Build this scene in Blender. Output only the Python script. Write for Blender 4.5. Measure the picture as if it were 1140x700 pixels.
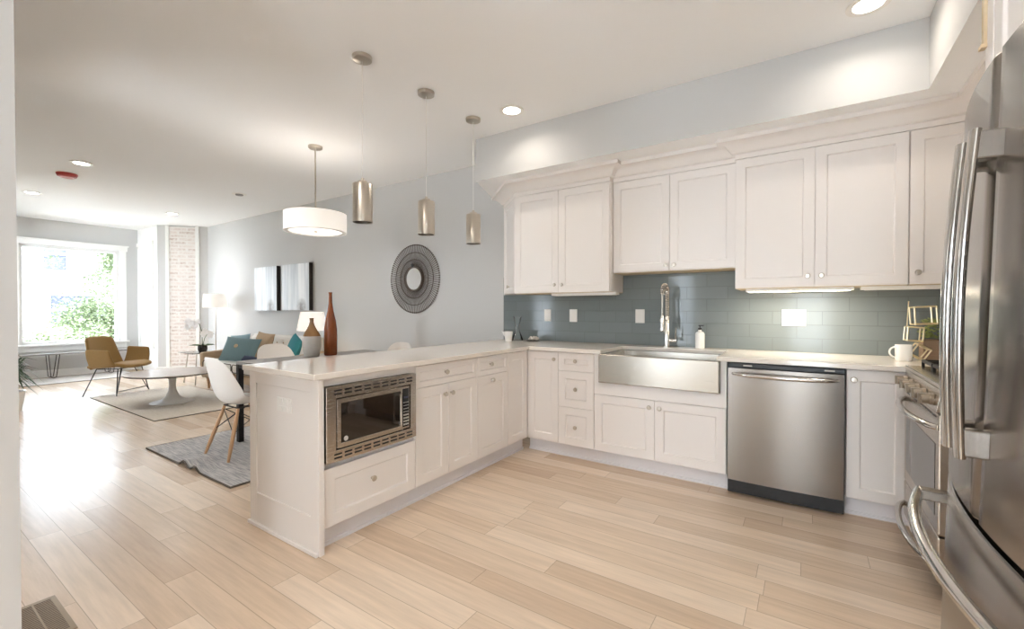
import bpy, bmesh, math, random
from mathutils import Vector, Matrix
random.seed(7)
for o in list(bpy.data.objects):
    bpy.data.objects.remove(o, do_unlink=True)
SC = bpy.context.scene
COL = SC.collection

# ---------------------------------------------------------------- camera, world, sun, exposure
cam = bpy.data.objects.new('camera', bpy.data.cameras.new('camera'))
COL.objects.link(cam)
cam.location = (0, 0, 1.22)
cam.rotation_euler = (math.radians(90 - 0.66), 0, math.radians(33.7))
cam.data.sensor_fit = 'HORIZONTAL'
cam.data.sensor_width = 36
cam.data.lens = 36 * 492 / 1140
cam.data.clip_start = 0.05
cam.data.clip_end = 300
SC.camera = cam

world = bpy.data.worlds.new('sky')
SC.world = world
world.use_nodes = True
_bg = world.node_tree.nodes['Background']
_bg.inputs[0].default_value = (0.80, 0.90, 1.0, 1)
_bg.inputs[1].default_value = 11.5

def light(name, kind, loc, power, color=(1, 1, 1), size=0.1, rot=(0, 0, 0)):
    d = bpy.data.lights.new(name, kind)
    d.energy = power
    d.color = color
    if kind == 'AREA':
        d.shape = 'DISK'; d.size = size
    elif kind in ('POINT', 'SPOT'):
        d.shadow_soft_size = size
    o = bpy.data.objects.new(name, d)
    COL.objects.link(o)
    o.location = loc; o.rotation_euler = rot
    return o

_sun = light('sun', 'SUN', (0, 0, 20), 3.0, (1, 0.96, 0.9))
_sun.data.angle = math.radians(3)
_sun.rotation_euler = (math.radians(-20), math.radians(42), 0)

CAN_W = 5.4
CAN_COL = (1.0, 0.93, 0.86)

SC.view_settings.view_transform = 'Standard'
SC.view_settings.look = 'None'
SC.view_settings.gamma = 1
SC.view_settings.use_curve_mapping = False
SC.view_settings.exposure = 0.58
SC.cycles.use_denoising = True
SC.cycles.max_bounces = 12
SC.cycles.diffuse_bounces = 8
SC.cycles.glossy_bounces = 6
SC.cycles.transmission_bounces = 8
SC.cycles.transparent_max_bounces = 12
SC.cycles.sample_clamp_indirect = 8
SC.cycles.caustics_reflective = False
SC.cycles.caustics_refractive = False

# ---------------------------------------------------------------- helpers
ORG = {}

class MB:
    def __init__(s):
        s.v = []; s.f = []; s.mi = []
    def add(s, verts, faces, mi=0):
        b = len(s.v)
        s.v += [tuple(p) for p in verts]
        for f in faces:
            s.f.append([b + i for i in f]); s.mi.append(mi)
        return s
    def box(s, x0, x1, y0, y1, z0, z1, mi=0):
        v = [(x, y, z) for z in (z0, z1) for y in (y0, y1) for x in (x0, x1)]
        return s.add(v, [(0, 2, 3, 1), (4, 5, 7, 6), (0, 1, 5, 4), (2, 6, 7, 3), (0, 4, 6, 2), (1, 3, 7, 5)], mi)
    def bbox(s, B, a0, a1, b0, b1, c0, c1, mi=0):
        """box in a basis: a along the face, b up, c outwards"""
        v = [B(a, b, c) for c in (c0, c1) for b in (b0, b1) for a in (a0, a1)]
        return s.add(v, [(0, 2, 3, 1), (4, 5, 7, 6), (0, 1, 5, 4), (2, 6, 7, 3), (0, 4, 6, 2), (1, 3, 7, 5)], mi)
    def prism(s, poly, z0, z1, mi=0, mi_bottom=None):
        n = len(poly)
        v = [(x, y, z0) for x, y in poly] + [(x, y, z1) for x, y in poly]
        s.add(v, [], mi)
        b = len(s.v) - 2 * n
        s.f.append([b + i for i in reversed(range(n))]); s.mi.append(mi if mi_bottom is None else mi_bottom)
        s.f.append([b + n + i for i in range(n)]); s.mi.append(mi)
        for i in range(n):
            j = (i + 1) % n
            s.f.append([b + i, b + j, b + n + j, b + n + i]); s.mi.append(mi)
        return s
    def tube(s, pts, r, n=10, cap=True, closed=False, mi=0):
        pts = [Vector(p) for p in pts]
        m = len(pts)
        rs = r if isinstance(r, (list, tuple)) else [r] * m
        rings = []
        up = None
        for i, p in enumerate(pts):
            if closed:
                t = pts[(i + 1) % m] - pts[i - 1]
            else:
                t = pts[min(i + 1, m - 1)] - pts[max(i - 1, 0)]
            t.normalize()
            if up is None:
                up = Vector((0, 0, 1)) if abs(t.z) < 0.9 else Vector((1, 0, 0))
            a = up - t * up.dot(t)
            if a.length < 1e-5:
                a = Vector((1, 0.3, 0.2)) - t * t.dot(Vector((1, 0.3, 0.2)))
            a.normalize(); up = a
            b = t.cross(a)
            rings.append([p + (a * math.cos(2 * math.pi * k / n) + b * math.sin(2 * math.pi * k / n)) * rs[i] for k in range(n)])
        v = [q for ring in rings for q in ring]
        f = []
        for i in range(m if closed else m - 1):
            i2 = (i + 1) % m
            for k in range(n):
                k2 = (k + 1) % n
                f.append((i * n + k, i * n + k2, i2 * n + k2, i2 * n + k))
        if cap and not closed:
            f.append(tuple(reversed(range(n)))); f.append(tuple((m - 1) * n + k for k in range(n)))
        return s.add(v, f, mi)
    def lathe(s, prof, c=(0, 0, 0), n=24, axis=(0, 0, 1), mi=0, closed=False):
        """prof: (radius, height along axis)"""
        ax = Vector(axis).normalized()
        a = Vector((1, 0, 0)) if abs(ax.x) < 0.9 else Vector((0, 1, 0))
        a = (a - ax * a.dot(ax)).normalized(); b = ax.cross(a); c = Vector(c)
        m = len(prof); v = []
        for r, h in prof:
            for k in range(n):
                t = 2 * math.pi * k / n
                v.append(c + ax * h + (a * math.cos(t) + b * math.sin(t)) * r)
        f = []
        for i in range(m if closed else m - 1):
            i2 = (i + 1) % m
            for k in range(n):
                k2 = (k + 1) % n
                f.append((i * n + k, i * n + k2, i2 * n + k2, i2 * n + k))
        if not closed:
            if prof[0][0] > 1e-4: f.append(tuple(reversed(range(n))))
            if prof[-1][0] > 1e-4: f.append(tuple((m - 1) * n + k for k in range(n)))
        return s.add(v, f, mi)
    def grid(s, P, nu, nv, mi=0):
        v = [P(i / nu, j / nv) for j in range(nv + 1) for i in range(nu + 1)]
        f = [(j * (nu + 1) + i, j * (nu + 1) + i + 1, (j + 1) * (nu + 1) + i + 1, (j + 1) * (nu + 1) + i) for j in range(nv) for i in range(nu)]
        return s.add(v, f, mi)
    def build(s, name, mat, parent=None, bevel=0, seg=2, smooth=False, subsurf=0, solid=0, local=False, fix=True):
        me = bpy.data.meshes.new(name)
        org = Vector((0, 0, 0))
        if parent is not None and not local:
            org = ORG.get(parent.name, org)
        me.from_pydata([tuple(Vector(p) - org) for p in s.v], [], s.f)
        mats = mat if isinstance(mat, (list, tuple)) else [mat]
        for m in mats: me.materials.append(m)
        for p, k in zip(me.polygons, s.mi): p.material_index = k
        if fix:
            bm = bmesh.new(); bm.from_mesh(me)
            bmesh.ops.remove_doubles(bm, verts=bm.verts, dist=1e-6)
            bmesh.ops.recalc_face_normals(bm, faces=bm.faces)
            bm.to_mesh(me); bm.free()
        o = bpy.data.objects.new(name, me)
        COL.objects.link(o)
        if parent is not None:
            o.parent = parent
            ORG[o.name] = org
        if solid:
            md = o.modifiers.new('thickness', 'SOLIDIFY'); md.thickness = solid; md.offset = 0
        if bevel:
            md = o.modifiers.new('bevel', 'BEVEL'); md.width = bevel; md.segments = seg; md.limit_method = 'ANGLE'; md.angle_limit = math.radians(40)
        if subsurf:
            md = o.modifiers.new('sub', 'SUBSURF'); md.levels = subsurf; md.render_levels = subsurf
        if smooth or subsurf:
            for p in me.polygons: p.use_smooth = True
            if not subsurf:
                try:
                    me.set_sharp_from_angle(angle=math.radians(40))
                except Exception:
                    pass
        return o

def tag(o, label=None, cat=None, group=None, kind=None):
    if label: o['label'] = label
    if cat: o['category'] = cat
    if group: o['group'] = group
    if kind: o['kind'] = kind
    return o

def thing(name, label, cat, loc=(0, 0, 0), rotz=0, group=None):
    o = bpy.data.objects.new(name, None)
    COL.objects.link(o)
    o.empty_display_size = 0.1
    o.location = loc; o.rotation_euler = (0, 0, rotz)
    ORG[o.name] = Vector(loc)
    return tag(o, label, cat, group)

def kids(o): return [c for c in bpy.data.objects if c.parent == o]
def dup(o, loc=None, label=None, parent=None):
    c = o.copy(); COL.objects.link(c)
    if parent is not None: c.parent = parent
    for k in kids(o): dup(k, parent=c)
    if loc is not None: c.location = loc
    if label: c['label'] = label
    return c

def struct(o): return tag(o, kind='structure')

# ---------------------------------------------------------------- materials
def new_mat(name):
    m = bpy.data.materials.new(name); m.use_nodes = True
    nt = m.node_tree
    return m, nt, nt.nodes['Principled BSDF']
def N(nt, t, **kw):
    n = nt.nodes.new(t)
    for k, v in kw.items(): setattr(n, k, v)
    return n
def L(nt, a, b): nt.links.new(a, b)
def srgb(r, g, b):
    f = lambda c: (c / 255 / 12.92) if c / 255 <= 0.04045 else ((c / 255 + 0.055) / 1.055) ** 2.4
    return (f(r), f(g), f(b), 1)

def mat(name, col, rough=0.5, metal=0.0, noise=0.0, nscale=20, stretch=(1, 1, 1), bump=0.0, coat=0.0, spec=None, sheen=0, rvar=0.0):
    m, nt, p = new_mat(name)
    col = tuple(col) if len(col) == 4 else tuple(col) + (1,)
    p.inputs['Base Color'].default_value = col
    p.inputs['Roughness'].default_value = rough
    p.inputs['Metallic'].default_value = metal
    if coat: p.inputs['Coat Weight'].default_value = coat; p.inputs['Coat Roughness'].default_value = 0.05
    if spec is not None: p.inputs['Specular IOR Level'].default_value = spec
    if sheen: p.inputs['Sheen Weight'].default_value = sheen
    tc = N(nt, 'ShaderNodeTexCoord'); mp = N(nt, 'ShaderNodeMapping'); mp.inputs['Scale'].default_value = stretch
    nz = N(nt, 'ShaderNodeTexNoise'); nz.inputs['Scale'].default_value = nscale; nz.inputs['Detail'].default_value = 4
    L(nt, tc.outputs['Object'], mp.inputs['Vector']); L(nt, mp.outputs['Vector'], nz.inputs['Vector'])
    amt = noise if noise else 0.003
    mx = N(nt, 'ShaderNodeMix', data_type='RGBA', blend_type='MIX')
    mx.inputs['A'].default_value = tuple(c * (1 - amt) for c in col[:3]) + (1,)
    mx.inputs['B'].default_value = tuple(min(1, c * (1 + amt)) for c in col[:3]) + (1,)
    L(nt, nz.outputs['Fac'], mx.inputs['Factor']); L(nt, mx.outputs['Result'], p.inputs['Base Color'])
    if rvar:
        mr = N(nt, 'ShaderNodeMapRange'); mr.inputs['To Min'].default_value = max(0.02, rough - rvar); mr.inputs['To Max'].default_value = rough + rvar
        L(nt, nz.outputs['Fac'], mr.inputs['Value']); L(nt, mr.outputs['Result'], p.inputs['Roughness'])
    if bump:
        b = N(nt, 'ShaderNodeBump'); b.inputs['Strength'].default_value = bump; b.inputs['Distance'].default_value = 0.004
        L(nt, nz.outputs['Fac'], b.inputs['Height']); L(nt, b.outputs['Normal'], p.inputs['Normal'])
    return m

def emit(name, col, strength):
    m, nt, p = new_mat(name)
    p.inputs['Base Color'].default_value = tuple(col) + (1,)
    p.inputs['Emission Color'].default_value = tuple(col) + (1,)
    p.inputs['Emission Strength'].default_value = strength
    return m

def glass_mat(name, tint=(1, 1, 1), refl=0.08):
    m = bpy.data.materials.new(name); m.use_nodes = True
    nt = m.node_tree; nt.nodes.clear()
    out = N(nt, 'ShaderNodeOutputMaterial'); mix = N(nt, 'ShaderNodeMixShader'); tr = N(nt, 'ShaderNodeBsdfTransparent'); gl = N(nt, 'ShaderNodeBsdfGlossy')
    fr = N(nt, 'ShaderNodeFresnel'); fr.inputs['IOR'].default_value = 1.3
    tr.inputs['Color'].default_value = tuple(tint) + (1,); gl.inputs['Roughness'].default_value = 0.02
    L(nt, fr.outputs['Fac'], mix.inputs['Fac']); L(nt, tr.outputs[0], mix.inputs[1]); L(nt, gl.outputs[0], mix.inputs[2]); L(nt, mix.outputs[0], out.inputs['Surface'])
    return m

def shade_mat(name, col, em):
    """lit fabric lampshade"""
    m, nt, p = new_mat(name)
    p.inputs['Base Color'].default_value = tuple(col) + (1,)
    p.inputs['Roughness'].default_value = 0.9
    p.inputs['Emission Color'].default_value = (1, 0.93, 0.84, 1)
    p.inputs['Emission Strength'].default_value = em
    return m

def mth(nt, op, a, b=None, c=None):
    n = N(nt, 'ShaderNodeMath', operation=op)
    for i, x in enumerate((a, b, c)):
        if x is None: continue
        if isinstance(x, (int, float)): n.inputs[i].default_value = x
        else: L(nt, x, n.inputs[i])
    return n.outputs[0]

def plank_mat():
    m, nt, p = new_mat('oak_planks')
    tc = N(nt, 'ShaderNodeTexCoord'); sp = N(nt, 'ShaderNodeSeparateXYZ'); L(nt, tc.outputs['Object'], sp.inputs[0])
    X, Y = sp.outputs[0], sp.outputs[1]
    W, LEN = 0.126, 1.25
    yr = mth(nt, 'DIVIDE', mth(nt, 'ADD', Y, 0.116), W); row = mth(nt, 'FLOOR', yr)
    w1 = N(nt, 'ShaderNodeTexWhiteNoise', noise_dimensions='1D'); L(nt, row, w1.inputs['W'])
    xr = mth(nt, 'ADD', mth(nt, 'DIVIDE', X, LEN), mth(nt, 'MULTIPLY', w1.outputs['Value'], 5.0)); colu = mth(nt, 'FLOOR', xr)
    cb = N(nt, 'ShaderNodeCombineXYZ'); L(nt, row, cb.inputs[0]); L(nt, colu, cb.inputs[1])
    w2 = N(nt, 'ShaderNodeTexWhiteNoise', noise_dimensions='2D'); L(nt, cb.outputs[0], w2.inputs['Vector'])
    ramp = N(nt, 'ShaderNodeValToRGB')
    cr = ramp.color_ramp
    cr.elements[0].position = 0.0; cr.elements[0].color = srgb(205, 181, 157)
    cr.elements[1].position = 1.0; cr.elements[1].color = srgb(230, 211, 190)
    e = cr.elements.new(0.2); e.color = srgb(213, 190, 166)
    e = cr.elements.new(0.55); e.color = srgb(222, 201, 178)
    L(nt, w2.outputs['Value'], ramp.inputs['Fac'])
    # grain
    mp = N(nt, 'ShaderNodeMapping'); mp.inputs['Scale'].default_value = (1.2, 16, 1)
    off = N(nt, 'ShaderNodeVectorMath', operation='ADD')
    sc = N(nt, 'ShaderNodeVectorMath', operation='SCALE'); sc.inputs['Scale'].default_value = 9.0
    L(nt, w2.outputs['Color'], sc.inputs[0]); L(nt, tc.outputs['Object'], off.inputs[0]); L(nt, sc.outputs[0], off.inputs[1])
    L(nt, off.outputs[0], mp.inputs['Vector'])
    nz = N(nt, 'ShaderNodeTexNoise'); nz.inputs['Scale'].default_value = 2.2; nz.inputs['Detail'].default_value = 6; nz.inputs['Roughness'].default_value = 0.6
    L(nt, mp.outputs['Vector'], nz.inputs['Vector'])
    gr = N(nt, 'ShaderNodeMapRange'); gr.inputs['From Min'].default_value = 0.3; gr.inputs['From Max'].default_value = 0.7; gr.inputs['To Min'].default_value = 0.88; gr.inputs['To Max'].default_value = 1.07
    L(nt, nz.outputs['Fac'], gr.inputs['Value'])
    # gaps
    fy = mth(nt, 'FRACT', yr); fx = mth(nt, 'FRACT', xr)
    dy = mth(nt, 'MULTIPLY', mth(nt, 'MINIMUM', fy, mth(nt, 'SUBTRACT', 1.0, fy)), W)
    dx = mth(nt, 'MULTIPLY', mth(nt, 'MINIMUM', fx, mth(nt, 'SUBTRACT', 1.0, fx)), LEN)
    d = mth(nt, 'MINIMUM', dy, dx)
    gap = N(nt, 'ShaderNodeMapRange'); gap.inputs['From Min'].default_value = 0.0006; gap.inputs['From Max'].default_value = 0.002; gap.inputs['To Min'].default_value = 0.62; gap.inputs['To Max'].default_value = 1.0
    L(nt, d, gap.inputs['Value'])
    k = mth(nt, 'MULTIPLY', gr.outputs['Result'], gap.outputs['Result'])
    vm = N(nt, 'ShaderNodeVectorMath', operation='SCALE'); L(nt, ramp.outputs['Color'], vm.inputs[0]); L(nt, k, vm.inputs['Scale'])
    L(nt, vm.outputs[0], p.inputs['Base Color'])
    p.inputs['Roughness'].default_value = 0.24
    bp = N(nt, 'ShaderNodeBump'); bp.inputs['Strength'].default_value = 0.25; bp.inputs['Distance'].default_value = 0.002
    L(nt, gap.outputs['Result'], bp.inputs['Height']); L(nt, bp.outputs['Normal'], p.inputs['Normal'])
    return m

def brick_mat(name, c1, c2, mortar, w, h, msize, rough, axis='XZ', zoff=0.0, noise=0.0, bump=0.4, xoff=0.0, spec=0.5):
    m, nt, p = new_mat(name)
    p.inputs['Specular IOR Level'].default_value = spec
    tc = N(nt, 'ShaderNodeTexCoord'); sp = N(nt, 'ShaderNodeSeparateXYZ'); L(nt, tc.outputs['Object'], sp.inputs[0])
    cb = N(nt, 'ShaderNodeCombineXYZ')
    src = sp.outputs[0] if axis == 'XZ' else sp.outputs[1]
    L(nt, mth(nt, 'SUBTRACT', src, xoff), cb.inputs[0]); L(nt, mth(nt, 'SUBTRACT', sp.outputs[2], zoff), cb.inputs[1])
    br = N(nt, 'ShaderNodeTexBrick'); br.offset = 0.5
    br.inputs['Color1'].default_value = c1; br.inputs['Color2'].default_value = c2; br.inputs['Mortar'].default_value = mortar
    br.inputs['Scale'].default_value = 1.0; br.inputs['Brick Width'].default_value = w; br.inputs['Row Height'].default_value = h; br.inputs['Mortar Size'].default_value = msize
    br.inputs['Mortar Smooth'].default_value = 0.1
    L(nt, cb.outputs[0], br.inputs['Vector'])
    out = br.outputs['Color']
    if noise:
        nz = N(nt, 'ShaderNodeTexNoise'); nz.inputs['Scale'].default_value = 26; nz.inputs['Detail'].default_value = 5
        L(nt, tc.outputs['Object'], nz.inputs['Vector'])
        mr = N(nt, 'ShaderNodeMapRange'); mr.inputs['From Min'].default_value = 0.35; mr.inputs['From Max'].default_value = 0.65
        L(nt, nz.outputs['Fac'], mr.inputs['Value'])
        mx = N(nt, 'ShaderNodeMix', data_type='RGBA'); mx.inputs['B'].default_value = mortar
        L(nt, mth(nt, 'MULTIPLY', mr.outputs['Result'], noise), mx.inputs['Factor']); L(nt, out, mx.inputs['A']); out = mx.outputs['Result']
    L(nt, out, p.inputs['Base Color'])
    p.inputs['Roughness'].default_value = rough
    b = N(nt, 'ShaderNodeBump'); b.inputs['Strength'].default_value = bump; b.inputs['Distance'].default_value = 0.003; b.invert = True
    L(nt, br.outputs['Fac'], b.inputs['Height']); L(nt, b.outputs['Normal'], p.inputs['Normal'])
    return m

def rug_mat(name, c1, c2, sx, sy, rough=0.95, contrast=(0.4, 0.6)):
    m, nt, p = new_mat(name)
    tc = N(nt, 'ShaderNodeTexCoord'); mp = N(nt, 'ShaderNodeMapping'); mp.inputs['Scale'].default_value = (sx, sy, 1)
    L(nt, tc.outputs['Object'], mp.inputs['Vector'])
    nz = N(nt, 'ShaderNodeTexNoise'); nz.inputs['Scale'].default_value = 1; nz.inputs['Detail'].default_value = 5; nz.inputs['Roughness'].default_value = 0.7
    L(nt, mp.outputs['Vector'], nz.inputs['Vector'])
    mr = N(nt, 'ShaderNodeMapRange'); mr.inputs['From Min'].default_value = contrast[0]; mr.inputs['From Max'].default_value = contrast[1]
    L(nt, nz.outputs['Fac'], mr.inputs['Value'])
    mx = N(nt, 'ShaderNodeMix', data_type='RGBA'); mx.inputs['A'].default_value = c1; mx.inputs['B'].default_value = c2
    L(nt, mr.outputs['Result'], mx.inputs['Factor']); L(nt, mx.outputs['Result'], p.inputs['Base Color'])
    p.inputs['Roughness'].default_value = rough
    b = N(nt, 'ShaderNodeBump'); b.inputs['Strength'].default_value = 0.6; b.inputs['Distance'].default_value = 0.006
    L(nt, nz.outputs['Fac'], b.inputs['Height']); L(nt, b.outputs['Normal'], p.inputs['Normal'])
    return m

def art_mat(name, seed):
    m, nt, p = new_mat(name)
    tc = N(nt, 'ShaderNodeTexCoord'); sp = N(nt, 'ShaderNodeSeparateXYZ'); L(nt, tc.outputs['Generated'], sp.inputs[0])
    mp = N(nt, 'ShaderNodeMapping'); mp.inputs['Scale'].default_value = (7, 1, 0.5); mp.inputs['Location'].default_value = (seed, 0, 0)
    L(nt, tc.outputs['Generated'], mp.inputs['Vector'])
    nz = N(nt, 'ShaderNodeTexNoise'); nz.inputs['Scale'].default_value = 1.0; nz.inputs['Detail'].default_value = 3
    L(nt, mp.outputs['Vector'], nz.inputs['Vector'])
    rp = N(nt, 'ShaderNodeValToRGB'); rp.color_ramp.elements[0].position = 0.35; rp.color_ramp.elements[0].color = srgb(196, 202, 206)
    rp.color_ramp.elements[1].position = 0.62; rp.color_ramp.elements[1].color = srgb(240, 242, 243)
    L(nt, nz.outputs['Fac'], rp.inputs['Fac'])
    # murky blot near the lower edge right of centre
    a = mth(nt, 'MULTIPLY', mth(nt, 'SUBTRACT', sp.outputs[0], 0.74), 5.0); b = mth(nt, 'MULTIPLY', mth(nt, 'SUBTRACT', sp.outputs[2], 0.06), 4.5)
    r2 = mth(nt, 'ADD', mth(nt, 'MULTIPLY', a, a), mth(nt, 'MULTIPLY', b, b))
    n2 = N(nt, 'ShaderNodeTexNoise'); n2.inputs['Scale'].default_value = 12; n2.inputs['Detail'].default_value = 4; L(nt, tc.outputs['Generated'], n2.inputs['Vector'])
    k = mth(nt, 'MULTIPLY', mth(nt, 'MAXIMUM', mth(nt, 'SUBTRACT', 1.0, r2), 0.0), mth(nt, 'MULTIPLY', n2.outputs['Fac'], 1.5)); k = mth(nt, 'MINIMUM', k, 1.0)
    mx = N(nt, 'ShaderNodeMix', data_type='RGBA'); mx.inputs['B'].default_value = srgb(104, 92, 78)
    L(nt, k, mx.inputs['Factor']); L(nt, rp.outputs['Color'], mx.inputs['A']); L(nt, mx.outputs['Result'], p.inputs['Base Color'])
    p.inputs['Roughness'].default_value = 0.35
    return m

M = {}
M['wall'] = mat('wall_paint', srgb(203, 203, 202), 0.75)
M['ceil'] = mat('ceiling_paint', srgb(247, 248, 249), 0.9)
M['trim'] = mat('trim_paint', srgb(240, 240, 238), 0.45)
M['cab'] = mat('cabinet_paint', srgb(238, 233, 229), 0.38)
M['toe'] = mat('toe_shade_white', srgb(226, 224, 226), 0.5)  # white board lying in shade; the shade's grey cast is in the colour
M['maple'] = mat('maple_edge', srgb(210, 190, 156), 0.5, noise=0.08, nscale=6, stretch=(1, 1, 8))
M['quartz'] = mat('quartz', srgb(240, 233, 224), 0.07, noise=0.02, nscale=60, spec=0.6)
M['floor'] = plank_mat()
M['tile'] = brick_mat('glass_tile', srgb(122, 130, 132), srgb(127, 135, 137), srgb(114, 121, 123), 0.31, 0.1, 0.0022, 0.1, 'XZ', 0.906, xoff=-0.526 - 0.155, bump=0.5, spec=0.25)
M['brick'] = brick_mat('whitewashed_brick', srgb(226, 215, 208), srgb(198, 180, 171), srgb(234, 230, 226), 0.19, 0.065, 0.012, 0.9, 'XZ', 0, noise=0.85, bump=0.8)
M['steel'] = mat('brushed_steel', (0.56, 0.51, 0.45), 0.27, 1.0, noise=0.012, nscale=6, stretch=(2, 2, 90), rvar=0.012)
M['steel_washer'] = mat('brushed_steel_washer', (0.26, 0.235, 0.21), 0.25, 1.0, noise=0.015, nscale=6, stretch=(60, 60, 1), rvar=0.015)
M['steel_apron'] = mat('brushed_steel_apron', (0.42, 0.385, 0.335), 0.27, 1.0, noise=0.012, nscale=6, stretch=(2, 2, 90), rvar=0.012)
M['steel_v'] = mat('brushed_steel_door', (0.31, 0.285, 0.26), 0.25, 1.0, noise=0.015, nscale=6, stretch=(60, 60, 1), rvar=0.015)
M['nickel'] = mat('satin_nickel', (0.56, 0.51, 0.44), 0.3, 1.0)
M['bright'] = mat('bright_steel', (0.8, 0.77, 0.72), 0.2, 1.0)
M['knob_metal'] = mat('knob_metal', (0.36, 0.31, 0.25), 0.32, 1.0)
M['chrome'] = mat('polished_steel', (0.60, 0.58, 0.555), 0.14, 1.0)
M['black'] = mat('black_plastic', (0.012, 0.012, 0.013), 0.35)
M['iron'] = mat('black_iron', (0.015, 0.015, 0.016), 0.5)
M['dark_glass'] = mat('dark_oven_glass', (0.02, 0.014, 0.010), 0.03, 0, spec=0.9)
M['white_plastic'] = mat('white_plastic', srgb(240, 238, 234), 0.35)
M['ivory_shell'] = mat('ivory_shell', srgb(232, 226, 219), 0.4)
M['shell_wood'] = mat('beech_legs', srgb(196, 155, 116), 0.45, noise=0.12, nscale=8, stretch=(6, 6, 1))
M['glass'] = glass_mat('clear_glass')
M['ceramic'] = mat('white_ceramic', srgb(242, 242, 240), 0.15)
M['gold'] = mat('gold_wire', (0.86, 0.76, 0.55), 0.3, 1.0)
M['mustard'] = mat('mustard_fabric', srgb(152, 120, 68), 0.85, noise=0.12, nscale=90, bump=0.2, sheen=0.2)
M['teal'] = mat('teal_fabric', srgb(104, 128, 133), 0.85, noise=0.1, nscale=90, bump=0.2)
M['teal_dark'] = mat('turquoise_fabric', srgb(52, 130, 140), 0.85, noise=0.15, nscale=60)
M['tan'] = mat('tan_fabric', srgb(178, 154, 126), 0.9, noise=0.08, nscale=80, bump=0.2)
M['linen'] = mat('linen_fabric', srgb(226, 222, 216), 0.9, noise=0.05, nscale=90, bump=0.2)
M['pink'] = mat('coral_fabric', srgb(198, 112, 98), 0.9, noise=0.1)
M['navy'] = mat('navy_fabric', srgb(44, 52, 74), 0.9, noise=0.2, nscale=40)
M['walnut'] = mat('glossy_brown_ceramic', srgb(128, 66, 30), 0.16, noise=0.25, nscale=5, stretch=(9, 9, 1))
M['stone_glaze'] = mat('stone_glaze', srgb(178, 172, 164), 0.55, noise=0.07, nscale=40)
M['bronze_glaze'] = mat('bronze_glaze', srgb(126, 92, 58), 0.2, noise=0.15, nscale=10)
M['table_grey'] = mat('grey_wood_top', srgb(128, 124, 120), 0.4, noise=0.1, nscale=5, stretch=(8, 1, 1))
M['pale_top'] = mat('pale_table_top', srgb(206, 198, 194), 0.22, noise=0.05, nscale=3, stretch=(1, 6, 1))
M['leaf'] = mat('green_leaf', srgb(70, 98, 52), 0.5, noise=0.3, nscale=15)
M['leaf_dark'] = mat('dark_leaf', srgb(48, 78, 46), 0.5, noise=0.3, nscale=15)
M['succulent'] = mat('succulent_leaf', srgb(164, 176, 112), 0.55, noise=0.2, nscale=30)
M['tree_leaf'] = mat('tree_leaf', srgb(122, 134, 100), 0.6, noise=0.3, nscale=3)
M['bark'] = mat('bark', srgb(120, 104, 90), 0.9, noise=0.2)
M['petal'] = mat('white_petal', srgb(248, 246, 246), 0.5)
M['crate'] = mat('weathered_wood', srgb(142, 118, 98), 0.8, noise=0.2, nscale=5, stretch=(1, 1, 14), bump=0.2)
M['facade'] = mat('white_siding', srgb(236, 238, 242), 0.8)
M['facade_win'] = mat('facade_glass', srgb(84, 86, 106), 0.6, spec=0.1)
M['ground'] = mat('pale_concrete', srgb(200, 198, 190), 0.9)
M['red'] = mat('red_plastic', srgb(186, 74, 66), 0.4)
M['vent'] = mat('bronze_register', srgb(150, 132, 108), 0.4, 0.3)
M['mirror'] = mat('mirror_glass', (0.9, 0.9, 0.9), 0.01, 1.0)
M['dark_rattan'] = mat('dark_bronze', srgb(98, 88, 80), 0.5, noise=0.2)
M['rug_grey'] = rug_mat('grey_weave', srgb(150, 150, 154), srgb(206, 203, 200), 6, 90)
M['rug_cream'] = rug_mat('cream_weave', srgb(226, 219, 208), srgb(206, 196, 182), 8, 50, contrast=(0.3, 0.75))
M['rug_pale'] = rug_mat('pale_weave', srgb(228, 224, 220), srgb(190, 186, 184), 25, 10, contrast=(0.35, 0.75))
M['fringe'] = mat('rug_binding', srgb(96, 88, 80), 0.95, noise=0.3, nscale=60)
M['lens'] = emit('lit_lens', (1, 0.93, 0.82), 14)
M['shade'] = shade_mat('lit_shade', (0.95, 0.92, 0.88), 0.3)
M['diffuser'] = shade_mat('lit_diffuser', (0.95, 0.92, 0.88), 0.9)
M['strip'] = emit('lit_strip', (1, 0.9, 0.72), 10)
M['art_a'] = art_mat('abstract_canvas', 0.0)
M['art_b'] = art_mat('abstract_canvas_b', 3.7)
M['espresso'] = mat('espresso_edge', srgb(38, 30, 27), 0.5)
M['display'] = mat('display_glass', (0.01, 0.012, 0.014), 0.1)
M['key'] = mat('key_print', srgb(190, 186, 178), 0.5)

CEIL = 2.83; WY = 3.90; RX = 1.14; WX = -11.35

# ---------------------------------------------------------------- room shell
def slab(name, m, *boxes, **kw):
    b = MB()
    for q in boxes: b.box(*q)
    return struct(b.build(name, m, **kw))

slab('floor', M['floor'], (WX - 0.2, RX + 0.2, -3.2, WY + 0.2, -0.12, 0.0))
slab('ceiling', M['ceil'], (WX - 0.3, RX + 0.3, -3.3, WY + 0.3, CEIL, CEIL + 0.15))
slab('wall_back', M['wall'], (-9.75, RX + 0.2, WY, WY + 0.16, 0, CEIL))
slab('wall_right', M['wall'], (RX, RX + 0.16, -3.2, WY, 0, CEIL))
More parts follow.
